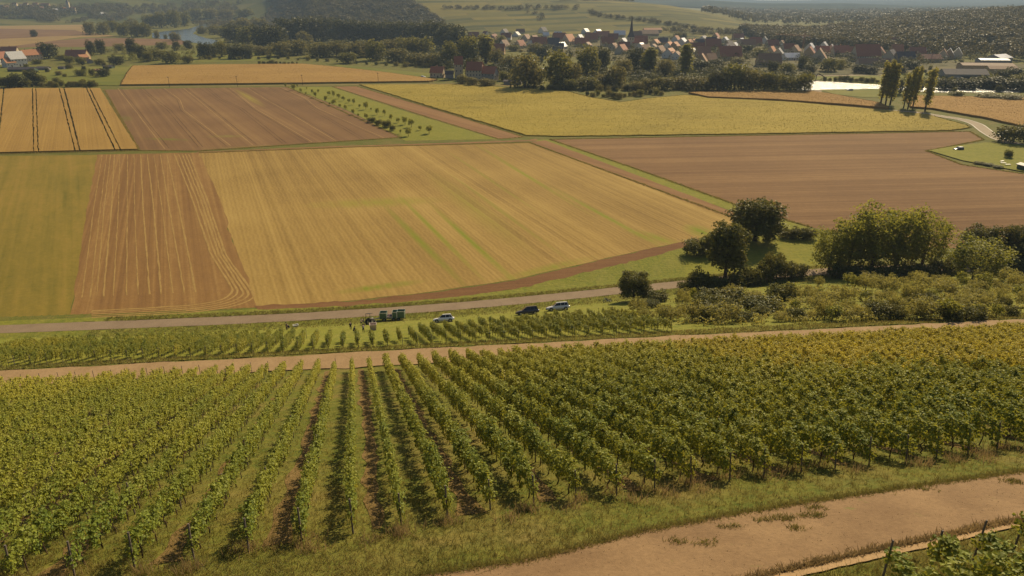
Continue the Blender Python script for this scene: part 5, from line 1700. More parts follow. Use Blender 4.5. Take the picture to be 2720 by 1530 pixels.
P_white, P_silver, P_black = paint('white_paint', (0.85, 0.85, 0.85)), paint('silver_paint', (0.68, 0.69, 0.72)), paint('dark_paint', (0.05, 0.045, 0.055))
P_green = paint('green_paint', (0.05, 0.13, 0.085), 0.45)
m_rub = flat_mat('rubber', (0.02, 0.02, 0.02), 0.85, 0.2)
m_rim = flat_mat('wheel_rim', (0.35, 0.35, 0.36), 0.35, 0.5, 0.7)
m_cglass = flat_mat('car_glass', (0.02, 0.025, 0.03), 0.08, 0.6)
m_lamp = flat_mat('lamp_glass', (0.65, 0.65, 0.62), 0.15, 0.6)
m_rlamp = flat_mat('tail_lamp', (0.30, 0.02, 0.02), 0.2, 0.5)
m_steel = flat_mat('steel', (0.30, 0.30, 0.30), 0.4, 0.5, 0.6)
m_dkplas = flat_mat('dark_plastic', (0.03, 0.03, 0.032), 0.6, 0.3)
m_rail = flat_mat('pale_rail', (0.60, 0.58, 0.50), 0.6)
m_grape = flat_mat('grapes', (0.07, 0.03, 0.045), 0.5, 0.3, var=0.5, scale=14)
m_tub = flat_mat('beige_tub', (0.50, 0.40, 0.34), 0.6, 0.3)
m_skin = flat_mat('skin', (0.42, 0.26, 0.18), 0.6)
m_hair = flat_mat('hair', (0.035, 0.025, 0.02), 0.8)
CLOTH = {k: flat_mat('cloth_' + k, c, 0.9, 0.1) for k, c in {'black': (0.025, 0.025, 0.03), 'navy': (0.035, 0.04, 0.07), 'cream': (0.55, 0.46, 0.38), 'grey': (0.18, 0.17, 0.17), 'brown': (0.13, 0.09, 0.07)}.items()}


def wheel(parent, x, y, r, w, name='wheel'):
    bm = bmesh.new()
    bmesh.ops.create_cone(bm, cap_ends=True, segments=20, radius1=r, radius2=r, depth=w, matrix=Matrix.Translation((x, y, r)) @ Matrix.Rotation(math.pi / 2, 4, 'X'))
    bmesh.ops.bevel(bm, geom=[e for e in bm.edges if e.calc_face_angle(0) > 1.0], offset=min(0.04, w * 0.2), segments=2, affect='EDGES')
    me = bpy.data.meshes.new('wheel')
    bm.to_mesh(me)
    bm.free()
    me.materials.append(m_rub)
    o = obj(name, me, parent)
    bm = bmesh.new()
    bmesh.ops.create_cone(bm, cap_ends=True, segments=16, radius1=r * 0.62, radius2=r * 0.55, depth=w + 0.03, matrix=Matrix.Translation((x, y, r)) @ Matrix.Rotation(math.pi / 2, 4, 'X'))
    me = bpy.data.meshes.new('rim')
    bm.to_mesh(me)
    bm.free()
    me.materials.append(m_rim)
    obj('rim', me, o)
    return o


def slope_mat(px, py, heading):
    """stand on the ground at a pixel, tilted with it; heading = direction of +x from east"""
    p = GP(px, py)
    e = 1.0
    nx = Vector((2 * e, 0, h1(p.x + e, p.y) - h1(p.x - e, p.y)))
    ny = Vector((0, 2 * e, h1(p.x, p.y + e) - h1(p.x, p.y - e)))
    up = nx.cross(ny).normalized()
    f = Vector((math.cos(heading), math.sin(heading), 0))
    f = (f - up * f.dot(up)).normalized()
    s = up.cross(f)
    m = Matrix((f, s, up)).transposed().to_4x4()
    return Matrix.Translation(p) @ m


def loft_sections(secs):
    """secs: list of equal length closed point rings -> verts, faces"""
    k = len(secs[0])
    V = [p for s in secs for p in s]
    F = []
    for i in range(len(secs) - 1):
        for j in range(k):
            a, b = i * k + j, i * k + (j + 1) % k
            F.append((a, b, b + k, a + k))
    F.append(tuple(range(k))[::-1])
    F.append(tuple((len(secs) - 1) * k + j for j in range(k)))
    return V, F


def car(px, py, heading, L, W, Ht, paint_m, label, estate=True, group='cars parked by the road'):
    root = empty('parked_car', (0, 0, 0))
    root.matrix_world = slope_mat(px, py, heading)
    tag(root, label, 'car', group)
    hw = W / 2
    belt = Ht * 0.58
    hood = Ht * 0.56
    # body: stations from tail (-x) to nose (+x): x, bottom, top, half width
    st = [(-0.50, 0.42, 0.50, 0.86), (-0.485, 0.26, 0.565, 0.95), (-0.40, 0.20, 0.58, 1.0), (-0.15, 0.17, 0.58, 1.0), (0.15, 0.17, 0.575, 1.0), (0.24, 0.17, 0.57, 1.0), (0.38, 0.19, 0.53, 0.97), (0.46, 0.22, 0.47, 0.90), (0.495, 0.28, 0.40, 0.78)]
    secs = []
    for x, zb, zt, k in st:
        X, b, t_, w = x * L, zb * Ht, zt * Ht, hw * k
        m = (b + t_) * 0.52
        secs.append([(X, -w * 0.90, b), (X, -w, m * 0.9), (X, -w * 0.99, m * 1.15), (X, -w * 0.93, t_ - 0.03), (X, -w * 0.75, t_ + 0.01), (X, w * 0.75, t_ + 0.01), (X, w * 0.93, t_ - 0.03), (X, w * 0.99, m * 1.15), (X, w, m * 0.9), (X, w * 0.90, b)])
    V, F = loft_sections(secs)
    me = new_mesh('body', V, F, [paint_m], smooth=True)
    obj('body', me, root)
    # greenhouse
    r0 = -0.46 if estate else -0.44
    r1 = -0.40 if estate else -0.33
    gh = [(r0, 0), (r1, 1), (-0.22, 1.02), (0.02, 1.0), (0.25, 0)]
    secs = []
    for x, k in gh:
        z = belt + (Ht - belt) * k - (0.0 if k else 0.02)
        w = hw * (0.90 if k == 0 else 0.74)
        secs.append([(x * L, -w, z), (x * L, -w * 0.6, z + 0.025), (x * L, w * 0.6, z + 0.025), (x * L, w, z)])
    Vt = [p for s in secs for p in s]
    Ft = []
    for i in range(len(secs) - 1):
        for j in range(3):
            a = i * 4 + j
            Ft.append((a, a + 1, a + 5, a + 4))
    Vt += [(gh[0][0] * L, -hw * 0.9, belt - 0.1), (gh[-1][0] * L, -hw * 0.9, belt - 0.1), (gh[-1][0] * L, hw * 0.9, belt - 0.1), (gh[0][0] * L, hw * 0.9, belt - 0.1)]
    Ft += [(0, 4, 8, 12, 16, 21, 20), (3, 23, 22, 19, 15, 11, 7)]
    obj('cabin', new_mesh('cabin', Vt, Ft, [paint_m], smooth=False), root)
    g = 0.018
    # glass: windscreen, rear window, side windows
    def pane(name, quad):
        q = [Vector(p) for p in quad]
        n = (q[1] - q[0]).cross(q[2] - q[0]).normalized()
        c = sum(q, Vector()) / 4
        if n.dot(c - Vector((-0.1 * L, 0, Ht * 0.5))) < 0:
            n = -n
        Vv = [list(p + n * g) for p in q] + [list(p - n * 0.01) for p in q]
        obj(name, new_mesh(name, Vv, [(0, 1, 2, 3), (7, 6, 5, 4), (0, 4, 5, 1), (1, 5, 6, 2), (2, 6, 7, 3), (3, 7, 4, 0)], [m_cglass]), root)

    def lerp(x0, k0, x1, k1, u):
        return x0 + (x1 - x0) * u, k0 + (k1 - k0) * u
    def P(x, k, ys):
        w = hw * (0.90 + (0.74 - 0.90) * k)
        return (x * L, ys * w, belt + (Ht - belt) * k)
    a = lerp(0.25, 0, 0.02, 1, 0.12)
    b = lerp(0.25, 0, 0.02, 1, 0.9)
    pane('windscreen', [P(*a, -0.86), P(*a, 0.86), P(*b, 0.86), P(*b, -0.86)])
    a = lerp(r0, 0, r1, 1, 0.2)
    b = lerp(r0, 0, r1, 1, 0.88)
    pane('rear_window', [P(*a, -0.82), P(*a, 0.82), P(*b, 0.82), P(*b, -0.82)])
    for s in (-1, 1):
        pane('side_window', [P(-0.10, 0.12, s), P(0.19, 0.12, s), P(0.06, 0.82, s), P(-0.10, 0.86, s)])
        pane('side_window', [P(-0.27, 0.12, s), P(-0.115, 0.12, s), P(-0.115, 0.86, s), P(-0.27, 0.86, s)])
        pane('side_window', [P(r0 + 0.045, 0.2, s), P(-0.285, 0.12, s), P(-0.285, 0.86, s), P(r1 + 0.01, 0.82, s)])
        wr = 0.19 * Ht + 0.03
        for x in (-0.31, 0.32):
            # dark arch behind each wheel
            bm = bmesh.new()
            bmesh.ops.create_cone(bm, cap_ends=True, segments=18, radius1=wr * 1.18, radius2=wr * 1.18, depth=0.05, matrix=Matrix.Translation((x * L, s * (hw - 0.015), wr * 1.05)) @ Matrix.Rotation(math.pi / 2, 4, 'X'))
            me = bpy.data.meshes.new('wheel_arch')
            bm.to_mesh(me)
            bm.free()
            me.materials.append(m_dkplas)
            obj('wheel_arch', me, root)
            wheel(root, x * L, s * (hw - 0.08), wr, 0.21)
        box_part('mirror', root, 0.16 * L, 0.20 * L, s * hw * 1.0 - 0.02 * s, s * hw * 1.0 + 0.20 * s, belt + 0.0, belt + 0.15, paint_m)
        box_part('headlight', root, 0.455 * L, 0.475 * L, s * hw * 0.60 - 0.17, s * hw * 0.60 + 0.17, Ht * 0.39, Ht * 0.46, m_lamp)
        box_part('tail_light', root, -0.505 * L, -0.485 * L, s * hw * 0.72 - 0.10, s * hw * 0.72 + 0.10, Ht * 0.42, Ht * 0.56, m_rlamp)
        box_part('sill', root, -0.24 * L, 0.24 * L, s * hw * 0.93 - 0.04, s * hw * 0.93 + 0.04, 0.15 * Ht, 0.20 * Ht, m_dkplas)
    box_part('bumper', root, 0.47 * L, 0.502 * L, -hw * 0.72, hw * 0.72, Ht * 0.20, Ht * 0.30, m_dkplas)
    return root


HD = math.pi + R(4)
car(1179, 856, HD, 4.1, 1.75, 1.55, P_white, 'small white hatchback parked nose left beside the asphalt road', False)
car(1401, 836, HD + R(6), 4.6, 1.85, 1.66, P_black, 'dark estate car parked behind the white hatchback, half hidden by vines')
car(1482, 825, HD + R(4), 4.75, 1.9, 1.7, P_silver, 'silver white sport utility car parked nearest the small dark tree')
car(2545, 399, HD + R(4), 4.5, 1.8, 1.5, P_black, 'dark car with shiny roof parked on the garden lawn', group=None)
car(2257, 241, HD - R(8), 4.4, 1.8, 1.5, P_silver, 'pale car parked on the meadow by the river', group=None)
car(1124, 206, R(-20), 4.3, 1.8, 1.5, P_silver, 'pale car beside the low mill outbuilding', group=None)


# --- green grape trailer
def trailer(px, py, heading):
    root = empty('grape_trailer', (0, 0, 0))
    root.matrix_world = slope_mat(px, py, heading)
    tag(root, 'green grape trailer with pale rails standing at the road edge', 'trailer')
    box_part('chassis', root, -2.5, 2.5, -0.75, 0.75, 0.62, 0.80, m_steel)
    box_part('deck', root, -2.6, 2.6, -1.0, 1.0, 0.80, 0.90, P_green)

    def bin_(x0, x1, hgt, load=False):
        t_ = 0.06
        V, F = [], []
        for bb in ((x0, x1, -1.0, -1.0 + t_, 0.9, 0.9 + hgt), (x0, x1, 1.0 - t_, 1.0, 0.9, 0.9 + hgt), (x0, x0 + t_, -1.0 + t_, 1.0 - t_, 0.9, 0.9 + hgt), (x1 - t_, x1, -1.0 + t_, 1.0 - t_, 0.9, 0.9 + hgt)):
            v, f = box_arrays(*bb)
            F += [tuple(q + len(V) for q in ff) for ff in f]
            V += v
        b = obj('bin', new_mesh('bin', V, F, [P_green]), root)
        for x in (x0, x1 - 0.09):
            for y in (-1.04, 0.95):
                obj('corner_post', new_mesh('corner_post', *box_arrays(x, x + 0.09, y, y + 0.09, 0.85, 0.97 + hgt), [m_rail]), b)
        for y in (-1.03, 0.97):
            obj('top_rail', new_mesh('top_rail', *box_arrays(x0 + 0.09, x1 - 0.09, y, y + 0.06, 0.9 + hgt, 0.97 + hgt), [m_rail]), b)
        return b
    bin_(-2.6, -1.02, 1.25)
    bin_(-0.98, -0.02, 1.15)
    bin_(1.1, 2.6, 1.0)
    V, F = [], []
    rng = np.random.default_rng(2)
    n = 9
    for i in range(n):
        for j in range(n):
            V.append((0.05 + i * 1.0 / (n - 1), -0.9 + j * 1.8 / (n - 1), 1.15 + 0.25 * math.sin(i * 0.39) * math.sin(j * 0.39) + rng.uniform(-.03, .03)))
    for i in range(n - 1):
        for j in range(n - 1):
            a = i * n + j
            F.append((a, a + n, a + n + 1, a + 1))
    obj('grape_load', new_mesh('grape_load', V, F, [m_grape]), root)
    box_part('side_board', root, 0.02, 1.06, -1.02, -0.96, 0.9, 1.2, m_tub)
    box_part('side_board', root, 0.02, 1.06, 0.96, 1.02, 0.9, 1.2, m_tub)
    for x in (-1.3, -0.3, 1.6):
        for y in (-0.85, 0.85):
            wheel(root, x, y, 0.40, 0.24)
    V, F = tube([(2.4, 0.5, 0.7), (3.7, 0, 0.55)], [0.06, 0.05], 6)
    b = len(V)
    v2, f2 = tube([(2.4, -0.5, 0.7), (3.7, 0, 0.55)], [0.06, 0.05], 6)
    obj('drawbar', new_mesh('drawbar', [list(v) for v in V + v2], F + [tuple(q + b for q in f) for f in f2], [m_steel]), root)
    V, F = tube([(3.6, 0, 0.05), (3.6, 0, 0.7)], [0.05, 0.05], 6)
    obj('jack', new_mesh('jack', [list(v) for v in V], F, [m_steel]), root)


trailer(1043, 852, HD)


# --- narrow vineyard tractor and tub
def tractor(px, py, heading):
    root = empty('vineyard_tractor', (0, 0, 0))
    root.matrix_world = slope_mat(px, py, heading)
    tag(root, 'narrow dark vineyard tractor with roll bar beside the trailer', 'tractor')
    secs = []
    for x, z0, z1, w in ((0.1, 0.5, 1.15, 0.36), (0.6, 0.5, 1.2, 0.38), (1.2, 0.5, 1.12, 0.36), (1.5, 0.55, 0.98, 0.30)):
        secs.append([(x, -w, z0), (x, -w, z1 - 0.12), (x, -w * 0.7, z1), (x, w * 0.7, z1), (x, w, z1 - 0.12), (x, w, z0)])
    obj('bonnet', new_mesh('bonnet', *loft_sections(secs), [P_black]), root)
    for y in (-0.5, 0.5):
        wheel(root, -0.55, y, 0.55, 0.32, 'rear_wheel')
        wheel(root, 1.15, y, 0.36, 0.24, 'front_wheel')
        box_part('fender', root, -1.05, -0.05, y - 0.20, y + 0.20, 1.12, 1.18, P_black)
    box_part('seat', root, -0.75, -0.3, -0.24, 0.24, 0.85, 1.0, m_dkplas)
    box_part('backrest', root, -0.85, -0.75, -0.24, 0.24, 0.9, 1.4, m_dkplas)
    V, F = tube([(-0.95, -0.42, 0.6), (-0.95, -0.42, 2.2), (-0.95, 0.42, 2.2), (-0.95, 0.42, 0.6)], [0.045] * 4, 6)
    obj('roll_bar', new_mesh('roll_bar', [list(v) for v in V], F, [m_dkplas]), root)
    box_part('canopy', root, -1.05, 0.25, -0.5, 0.5, 2.2, 2.27, m_dkplas)
    V, F = tube([(-0.1, 0, 1.0), (-0.3, 0, 1.3)], [0.03, 0.03], 5)
    st_ = obj('steering_column', new_mesh('steering_column', [list(v) for v in V], F, [m_dkplas]), root)
    V, F = tube([(-0.3 + 0.05 * math.cos(a), 0.2 * math.sin(a), 1.3 + 0.19 * math.cos(a)) for a in np.linspace(0, math.tau, 13)], [0.018] * 13, 5)
    obj('steering_wheel', new_mesh('steering_wheel', [list(v) for v in V], F, [m_dkplas]), st_)
    V, F = tube([(0.9, 0.2, 1.1), (0.9, 0.2, 1.75)], [0.035, 0.035], 6)
    obj('exhaust', new_mesh('exhaust', [list(v) for v in V], F, [m_steel]), root)


tractor(984, 862, R(80))


def tub(px, py, w, d, hgt, mat, label, rz=0.2, name='grape_tub'):
    p = GP(px, py)
    root = empty(name, p, rz)
    tag(root, label, 'tub')
    a, b, t_ = w / 2, d / 2, 0.05
    k = 0.88
    o_b = [(-a * k, -b * k, 0.05), (a * k, -b * k, 0.05), (a * k, b * k, 0.05), (-a * k, b * k, 0.05)]
    o_t = [(-a, -b, hgt), (a, -b, hgt), (a, b, hgt), (-a, b, hgt)]
    i_t = [(-a + t_, -b + t_, hgt), (a - t_, -b + t_, hgt), (a - t_, b - t_, hgt), (-a + t_, b - t_, hgt)]
    i_b = [(-a * k + t_, -b * k + t_, 0.15), (a * k - t_, -b * k + t_, 0.15), (a * k - t_, b * k - t_, 0.15), (-a * k + t_, b * k - t_, 0.15)]
    V = o_b + o_t + i_t + i_b
    F = [(3, 2, 1, 0), (12, 13, 14, 15)]
    for s in range(4):
        n = (s + 1) % 4
        F += [(s, n, 4 + n, 4 + s), (4 + s, 4 + n, 8 + n, 8 + s), (8 + s, 8 + n, 12 + n, 12 + s)]
    obj('shell', new_mesh('shell', V, F, [mat]), root)
    V, F = [], []
    for bb in ((-a - 0.04, a + 0.04, -b - 0.04, -b, hgt - 0.12, hgt + 0.01), (-a - 0.04, a + 0.04, b, b + 0.04, hgt - 0.12, hgt + 0.01), (-a - 0.04, -a, -b, b, hgt - 0.12, hgt + 0.01), (a, a + 0.04, -b, b, hgt - 0.12, hgt + 0.01)):
        v, f = box_arrays(*bb)
        F += [tuple(q + len(V) for q in ff) for ff in f]
        V += v
    obj('rim', new_mesh('rim', V, F, [mat]), root)
    return root


tub(992, 878, 1.15, 1.0, 1.35, m_tub, 'tall beige grape tub standing in the vine alley by the tractor')
tub(986, 852, 0.9, 0.6, 0.5, m_rail, 'low pale grape box behind the narrow tractor', 0.3, 'grape_box')
tub(786, 869, 1.0, 0.7, 0.55, m_rail, 'pale grape box in the grass beside the two lone pickers', 0.5, 'grape_box')


# --- motorcycle
def motorcycle(px, py, heading):
    root = empty('motorcycle', (0, 0, 0))
    root.matrix_world = slope_mat(px, py, heading)
    tag(root, 'dark motorcycle parked on the grass by the small dark tree', 'motorcycle')
    for x, n in ((-0.70, 'rear_wheel'), (0.72, 'front_wheel')):
        V, F = [], []
        v, f = tube([(x + 0.28 * math.cos(a), 0, 0.32 + 0.28 * math.sin(a)) for a in np.linspace(0, math.tau, 19)], [0.055] * 19, 6)
        wv = obj(n, new_mesh(n, [list(q) for q in v], f, [m_rub]), root)
        V, F = [], []
        for a in np.linspace(0, math.pi, 5)[:-1]:
            v, f = tube([(x + 0.25 * math.cos(a), 0, 0.32 + 0.25 * math.sin(a)), (x - 0.25 * math.cos(a), 0, 0.32 - 0.25 * math.sin(a))], [0.012] * 2, 4)
            F += [tuple(q + len(V) for q in ff) for ff in f]
            V += [list(q) for q in v]
        obj('spokes', new_mesh('spokes', V, F, [m_rim]), wv)
    box_part('engine', root, -0.28, 0.25, -0.17, 0.17, 0.25, 0.62, m_steel)
    secs = [[(x, -w, z0), (x, -w * 0.8, z1), (x, w * 0.8, z1), (x, w, z0)] for x, z0, z1, w in ((-0.05, 0.66, 0.86, 0.12), (0.15, 0.66, 0.96, 0.17), (0.38, 0.70, 0.92, 0.12))]
    obj('tank', new_mesh('tank', *loft_sections(secs), [P_black], smooth=True), root)
    secs = [[(x, -w, z - 0.09), (x, -w, z), (x, w, z), (x, w, z - 0.09)] for x, z, w in ((-0.85, 0.92, 0.08), (-0.55, 0.84, 0.14), (-0.1, 0.80, 0.13))]
    obj('seat', new_mesh('seat', *loft_sections(secs), [m_dkplas]), root)
    for y in (-0.09, 0.09):
        v, f = tube([(0.72, y, 0.32), (0.46, y, 1.0)], [0.025] * 2, 5)
        obj('fork', new_mesh('fork', [list(q) for q in v], f, [m_steel]), root)
        v, f = tube([(-0.70, y, 0.32), (-0.2, y, 0.42)], [0.03] * 2, 5)
        obj('swing_arm', new_mesh('swing_arm', [list(q) for q in v], f, [m_steel]), root)
    v, f = tube([(0.36, -0.38, 1.08), (0.46, -0.1, 1.04), (0.46, 0.1, 1.04), (0.36, 0.38, 1.08)], [0.02] * 4, 5)
    obj('handlebar', new_mesh('handlebar', [list(q) for q in v], f, [m_dkplas]), root)
    box_part('headlight', root, 0.52, 0.64, -0.09, 0.09, 0.86, 1.04, m_lamp)
    v, f = tube([(0.1, -0.15, 0.3), (-0.4, -0.18, 0.3), (-0.85, -0.18, 0.42)], [0.035, 0.045, 0.05], 6)
    obj('exhaust', new_mesh('exhaust', [list(q) for q in v], f, [m_steel]), root)
    v, f = tube([(-0.1, 0.1, 0.3), (-0.15, 0.38, 0.02)], [0.015] * 2, 4)
    obj('side_stand', new_mesh('side_stand', [list(q) for q in v], f, [m_steel]), root)


motorcycle(1614, 804, HD - R(10))


# --- people: one continuous skinned body, coloured by body region
def person(px, py, face, pose, top, legs, label, arms='down', hair=m_hair, hat=None):
    """pose: stand, bend, crouch. face = direction faced, from east"""
    p = GP(px, py)
    lean = {'stand': 0.03, 'bend': 0.42, 'crouch': 0.30}[pose]
    J = {}
    if pose == 'crouch':
        hip = Vector((-0.12, 0, 0.48))
    elif pose == 'bend':
        hip = Vector((-0.12, 0, 0.86))
    else:
        hip = Vector((0, 0, 0.92))
    ang = {'stand': 0.05, 'bend': 0.95, 'crouch': 0.6}[pose]
    up = Vector((math.sin(ang), 0, math.cos(ang)))
    fw = Vector((math.cos(ang), 0, -math.sin(ang)))
    verts, rad, edges, reg = [], [], [], []

    def add(v, r, parent, region):
        verts.append(Vector(v))
        rad.append(r if hasattr(r, '__len__') else (r, r))
        if parent is not None:
            edges.append((parent, len(verts) - 1))
        reg.append(region)
        return len(verts) - 1
    pel = add(hip, (0.125, 0.155), None, 'legs')
    wst = add(hip + up * 0.18, (0.105, 0.14), pel, 'top')
    chs = add(hip + up * 0.40, (0.125, 0.175), wst, 'top')
    nck = add(hip + up * 0.56, 0.055, chs, 'skin')
    hd1 = add(hip + up * 0.66 + fw * 0.02, (0.085, 0.075), nck, 'skin')
    hd2 = add(hip + up * 0.78 + fw * 0.015, (0.085, 0.075), hd1, 'skin')
    add(hip + up * 0.70 + fw * 0.10, 0.016, hd1, 'skin')      # nose
    for s in (-1, 1):
        sh = add(hip + up * 0.47 + Vector((0, 0.19 * s, 0)), 0.062, chs, 'top')
        a_dir = {'down': Vector((0.08, 0.12 * s, -1)), 'fwd': Vector((0.85, 0.05 * s, -0.5)), 'up': Vector((0.6, 0.1 * s, 0.5))}[arms].normalized()
        f_dir = {'down': Vector((0.35, 0.0, -1)), 'fwd': Vector((1, -0.1 * s, 0.05)), 'up': Vector((0.7, -0.1 * s, 0.7))}[arms].normalized()
        if pose != 'stand' and arms == 'down':
            a_dir, f_dir = Vector((0.3, 0.05 * s, -1)).normalized(), Vector((0.5, 0, -0.85)).normalized()
        el = add(verts[sh] + a_dir * 0.28, 0.043, sh, 'top')
        wr = add(verts[el] + f_dir * 0.24, 0.030, el, 'skin')
        pa = add(verts[wr] + f_dir * 0.08, (0.040, 0.022), wr, 'skin')
        side = Vector((0, 1, 0))
        for q in range(4):
            k1 = add(verts[pa] + f_dir * 0.045 + side * (0.018 * (q - 1.5)), 0.010, pa, 'skin')
            add(verts[k1] + (f_dir + Vector((0, 0, -0.5))).normalized() * (0.045 + 0.008 * (q in (1, 2))), 0.008, k1, 'skin')
        th_ = add(verts[wr] + f_dir * 0.05 + side * (-0.04 * s), 0.011, wr, 'skin')
        add(verts[th_] + f_dir * 0.04, 0.009, th_, 'skin')
        hp = add(hip + Vector((0, 0.10 * s, -0.06)), 0.095, pel, 'legs')
        if pose == 'crouch':
            kn = add(hip + Vector((0.36, 0.16 * s, 0.02)), 0.065, hp, 'legs')
            an = add(Vector((0.10, 0.14 * s, 0.09)), 0.042, kn, 'legs')
        else:
            st_ = 0.12 * s if pose == 'stand' else 0.18 * s
            kn = add(Vector((hip.x * 0.5 + 0.05 + st_ * 0.5, 0.11 * s, 0.49)), 0.066, hp, 'legs')
            an = add(Vector((st_ * 0.6, 0.11 * s, 0.09)), 0.044, kn, 'legs')
        add(verts[an] + Vector((0.05, 0, -0.045)), 0.045, an, 'shoe')
        add(verts[an] + Vector((0.17, 0.01 * s, -0.055)), 0.035, len(verts) - 1, 'shoe')
    me = bpy.data.meshes.new('body')
    me.from_pydata([list(v) for v in verts], edges, [])
    o = bpy.data.objects.new('body_tmp', me)
    COL.objects.link(o)
    o.modifiers.new('skin', 'SKIN')
    for i, sv in enumerate(me.skin_vertices[0].data):
        sv.radius = rad[i]
        sv.use_root = i == 0
    sub = o.modifiers.new('sub', 'SUBSURF')
    sub.levels = sub.render_levels = 1
    dg = bpy.context.evaluated_depsgraph_get()
    ev = bpy.data.meshes.new_from_object(o.evaluated_get(dg))
    bpy.data.objects.remove(o)
    mats = {'skin': m_skin, 'top': CLOTH[top], 'legs': CLOTH[legs], 'shoe': CLOTH['black']}
    ev.materials.clear()
    for m in mats.values():
        ev.materials.append(m)
    keys = list(mats)
    vv = np.array([list(v) for v in verts])
    mids, mreg = [], []
    for a, b in edges:
        for u in (0.25, 0.5, 0.75, 1.0):
            mids.append(vv[a] + (vv[b] - vv[a]) * u)
            mreg.append(keys.index(reg[b]))
    mids, mreg = np.array(mids), np.array(mreg)
    for f in ev.polygons:
        f.material_index = int(mreg[np.argmin(((mids - np.array(f.center)) ** 2).sum(1))])
        f.use_smooth = True
    root = obj('person', ev, None, p, face)
    tag(root, label, 'person', 'grape pickers')
    # hair cap
    bm = bmesh.new()
    bmesh.ops.create_uvsphere(bm, u_segments=12, v_segments=8, radius=0.105)
    bmesh.ops.delete(bm, geom=[v for v in bm.verts if v.co.z < -0.03 and v.co.x > -0.03], context='VERTS')
    hm_ = bpy.data.meshes.new('hair')
    bm.to_mesh(hm_)
    bm.free()
    hm_.materials.append(hat or hair)
    c = hip + up * 0.78 - fw * 0.012
    ho = obj('hat' if hat else 'hair', hm_, root, c)
    ho.rotation_euler = (0, ang, 0)
    # eyes and mouth
    fv, ff = [], []
    for y, z, w in ((-0.032, 0.735, 0.012), (0.032, 0.735, 0.012), (0, 0.655, 0.022)):
        q = hip + up * z + fw * 0.098
        b = len(fv)
        v, f = box_arrays(-0.006, 0.006, -w, w, -0.006, 0.006)
        fv += [list(q + Vector(k_) + Vector((0, y, 0))) for k_ in v]
        ff += [tuple(i + b for i in g_) for g_ in f]
    obj('face_features', new_mesh('face_features', fv, ff, [m_hair]), root)
    return root


person(932, 876, R(100), 'bend', 'black', 'black', 'picker in black bending at the leftmost cleared vine row')
person(941, 884, R(60), 'crouch', 'navy', 'black', 'picker in dark blue crouching behind the bending picker in black')
person(961, 866, R(-60), 'stand', 'cream', 'navy', 'picker in pale top standing tall nearest the road', 'fwd')
person(968, 868, R(200), 'stand', 'black', 'black', 'picker in black standing right of the pale topped picker', 'fwd')
person(966, 884, R(100), 'bend', 'grey', 'black', 'picker in grey bending in the vine row left of the tub', 'fwd')
person(762, 878, R(20), 'stand', 'black', 'black', 'lone picker in black standing at the left among the vines')
person(768, 874, R(200), 'crouch', 'black', 'navy', 'lone picker crouching right beside the standing lone picker')


# --- power poles, crane, landing stage, garden table
def pole(px, py, hgt, label):
    root = empty('power_pole', GP(px, py), R(15))
    tag(root, label, 'pole', 'poles along the maize field')
    v, f = tube([(0, 0, -0.3), (0, 0, hgt)], [0.16, 0.11], 7)
    obj('mast', new_mesh('mast', [list(q) for q in v], f, [m_wood]), root)
    box_part('cross_arm', root, -0.9, 0.9, -0.06, 0.06, hgt - 0.7, hgt - 0.55, m_wood)
    for x in (-0.8, 0.8, 0.0):
        box_part('insulator', root, x - 0.06, x + 0.06, -0.05, 0.05, hgt - 0.55 if x else hgt, hgt - 0.3 if x else hgt + 0.25, m_rail)


for i, (a, b) in enumerate([(451, 232), (631, 230), (804, 226), (1005, 220), (1148, 219)]):
    pole(a, b, 8.0, '%s thin pole from the left along the edge of the maize field' % ordn(i))


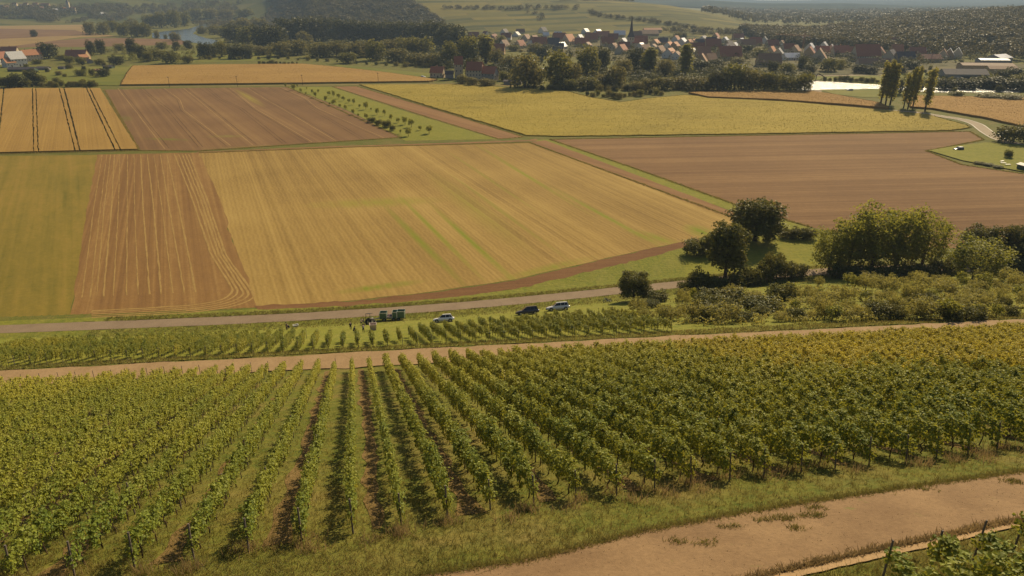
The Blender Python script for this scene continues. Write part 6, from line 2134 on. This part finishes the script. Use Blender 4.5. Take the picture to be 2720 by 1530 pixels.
def crane(px, py):
    root = empty('tower_crane', GP(px, py), R(168))
    tag(root, 'orange brown tower crane rising over the village roofs', 'crane')
    mm = flat_mat('crane_steel', (0.33, 0.17, 0.08), 0.6)

    def lattice(p0, p1, w, n):
        p0, p1 = Vector(p0), Vector(p1)
        d = (p1 - p0).normalized()
        x = d.orthogonal().normalized() * w / 2
        y = d.cross(x).normalized() * w / 2
        V, F = [], []
        cs = [x + y, x - y, -x - y, -x + y]

        def bar(a, b, r):
            v, f = tube([a, b], [r, r], 4)
            F.extend([tuple(q + len(V) for q in ff) for ff in f])
            V.extend([list(q) for q in v])
        for c in cs:
            bar(p0 + c, p1 + c, 0.10)
        for i in range(n):
            a = p0 + (p1 - p0) * i / n
            b = p0 + (p1 - p0) * (i + 1) / n
            for k_ in range(4):
                bar(a + cs[k_], b + cs[(k_ + 1) % 4], 0.06)
        return V, F
    obj('mast', new_mesh('mast', *lattice((0, 0, 0), (0, 0, 20), 1.4, 10), [mm]), root)
    obj('jib', new_mesh('jib', *lattice((-7, 0, 20.6), (34, 0, 22.5), 1.2, 22), [mm]), root)
    obj('apex', new_mesh('apex', *lattice((0, 0, 20), (0, 0, 25), 0.9, 3), [mm]), root)
    v, f = tube([(0, 0, 25), (24, 0, 22.2)], [0.06, 0.06], 4)
    obj('tie', new_mesh('tie', [list(q) for q in v], f, [mm]), root)
    box_part('cab', root, 0.9, 2.4, -0.9, 0.9, 18.2, 20.0, WALL['white'])
    box_part('counterweight', root, -7, -4.5, -0.9, 0.9, 18.6, 20.2, WALL['grey'])


crane(2130, 142)


def table(px, py, rz, label):
    root = empty('garden_table', GP(px, py), rz)
    tag(root, label, 'table', 'pale tables in the right garden')
    box_part('top', root, -1.1, 1.1, -0.4, 0.4, 0.70, 0.76, m_rail)
    for x in (-0.95, 0.95):
        for y in (-0.3, 0.3):
            box_part('leg', root, x - 0.04, x + 0.04, y - 0.04, y + 0.04, 0, 0.70, m_rail)


table(2661, 432, 0.5, 'pale garden table farthest from the garden shed')
table(2664, 437, 0.0, 'pale garden table below the farthest garden table')
table(2676, 441, 0.1, 'pale garden table nearest the garden shed at the right edge')

# small dead tree trunk pile on the river bank by the weir
root = empty('driftwood', GP(2176, 216), 0.3)
tag(root, 'bare dead branches on the far river bank by the weir', 'driftwood')
for i, q in enumerate([((-9, 0, 0.3), (-1, 1, 6)), ((-4, 0, 0), (-3, 0, 6.5)), ((-1, 1, 6), (9, -1, 0.2)), ((0, 0, 0), (6, 2, 3)), ((-8, 1, 0), (4, 0, 1.0))]):
    v, f = tube([q[0], tuple((a + b) / 2 + 0.4 for a, b in zip(*q)), q[1]], [0.35, 0.3, 0.15], 5)
    obj('branch', new_mesh('branch', [list(k_) for k_ in v], f, [m_wood]), root)

# ================================================================== AIR
hz = NT('haze_air')
pv = hz.n('ShaderNodeVolumePrincipled')
pv.inputs['Color'].default_value = (0.46, 0.62, 0.84, 1)
pv.inputs['Density'].default_value = 0.00011
pv.inputs['Anisotropy'].default_value = 0.1
hz.t.links.new(pv.outputs[0], hz.out.inputs['Volume'])
V, F = box_arrays(-15600, 15600, -15600, 15600, -4, 240)
haze = obj('haze', new_mesh('haze', V, F, [hz.mat]))
tag(haze, 'pale haze lying over the whole valley', 'haze', kind='stuff')
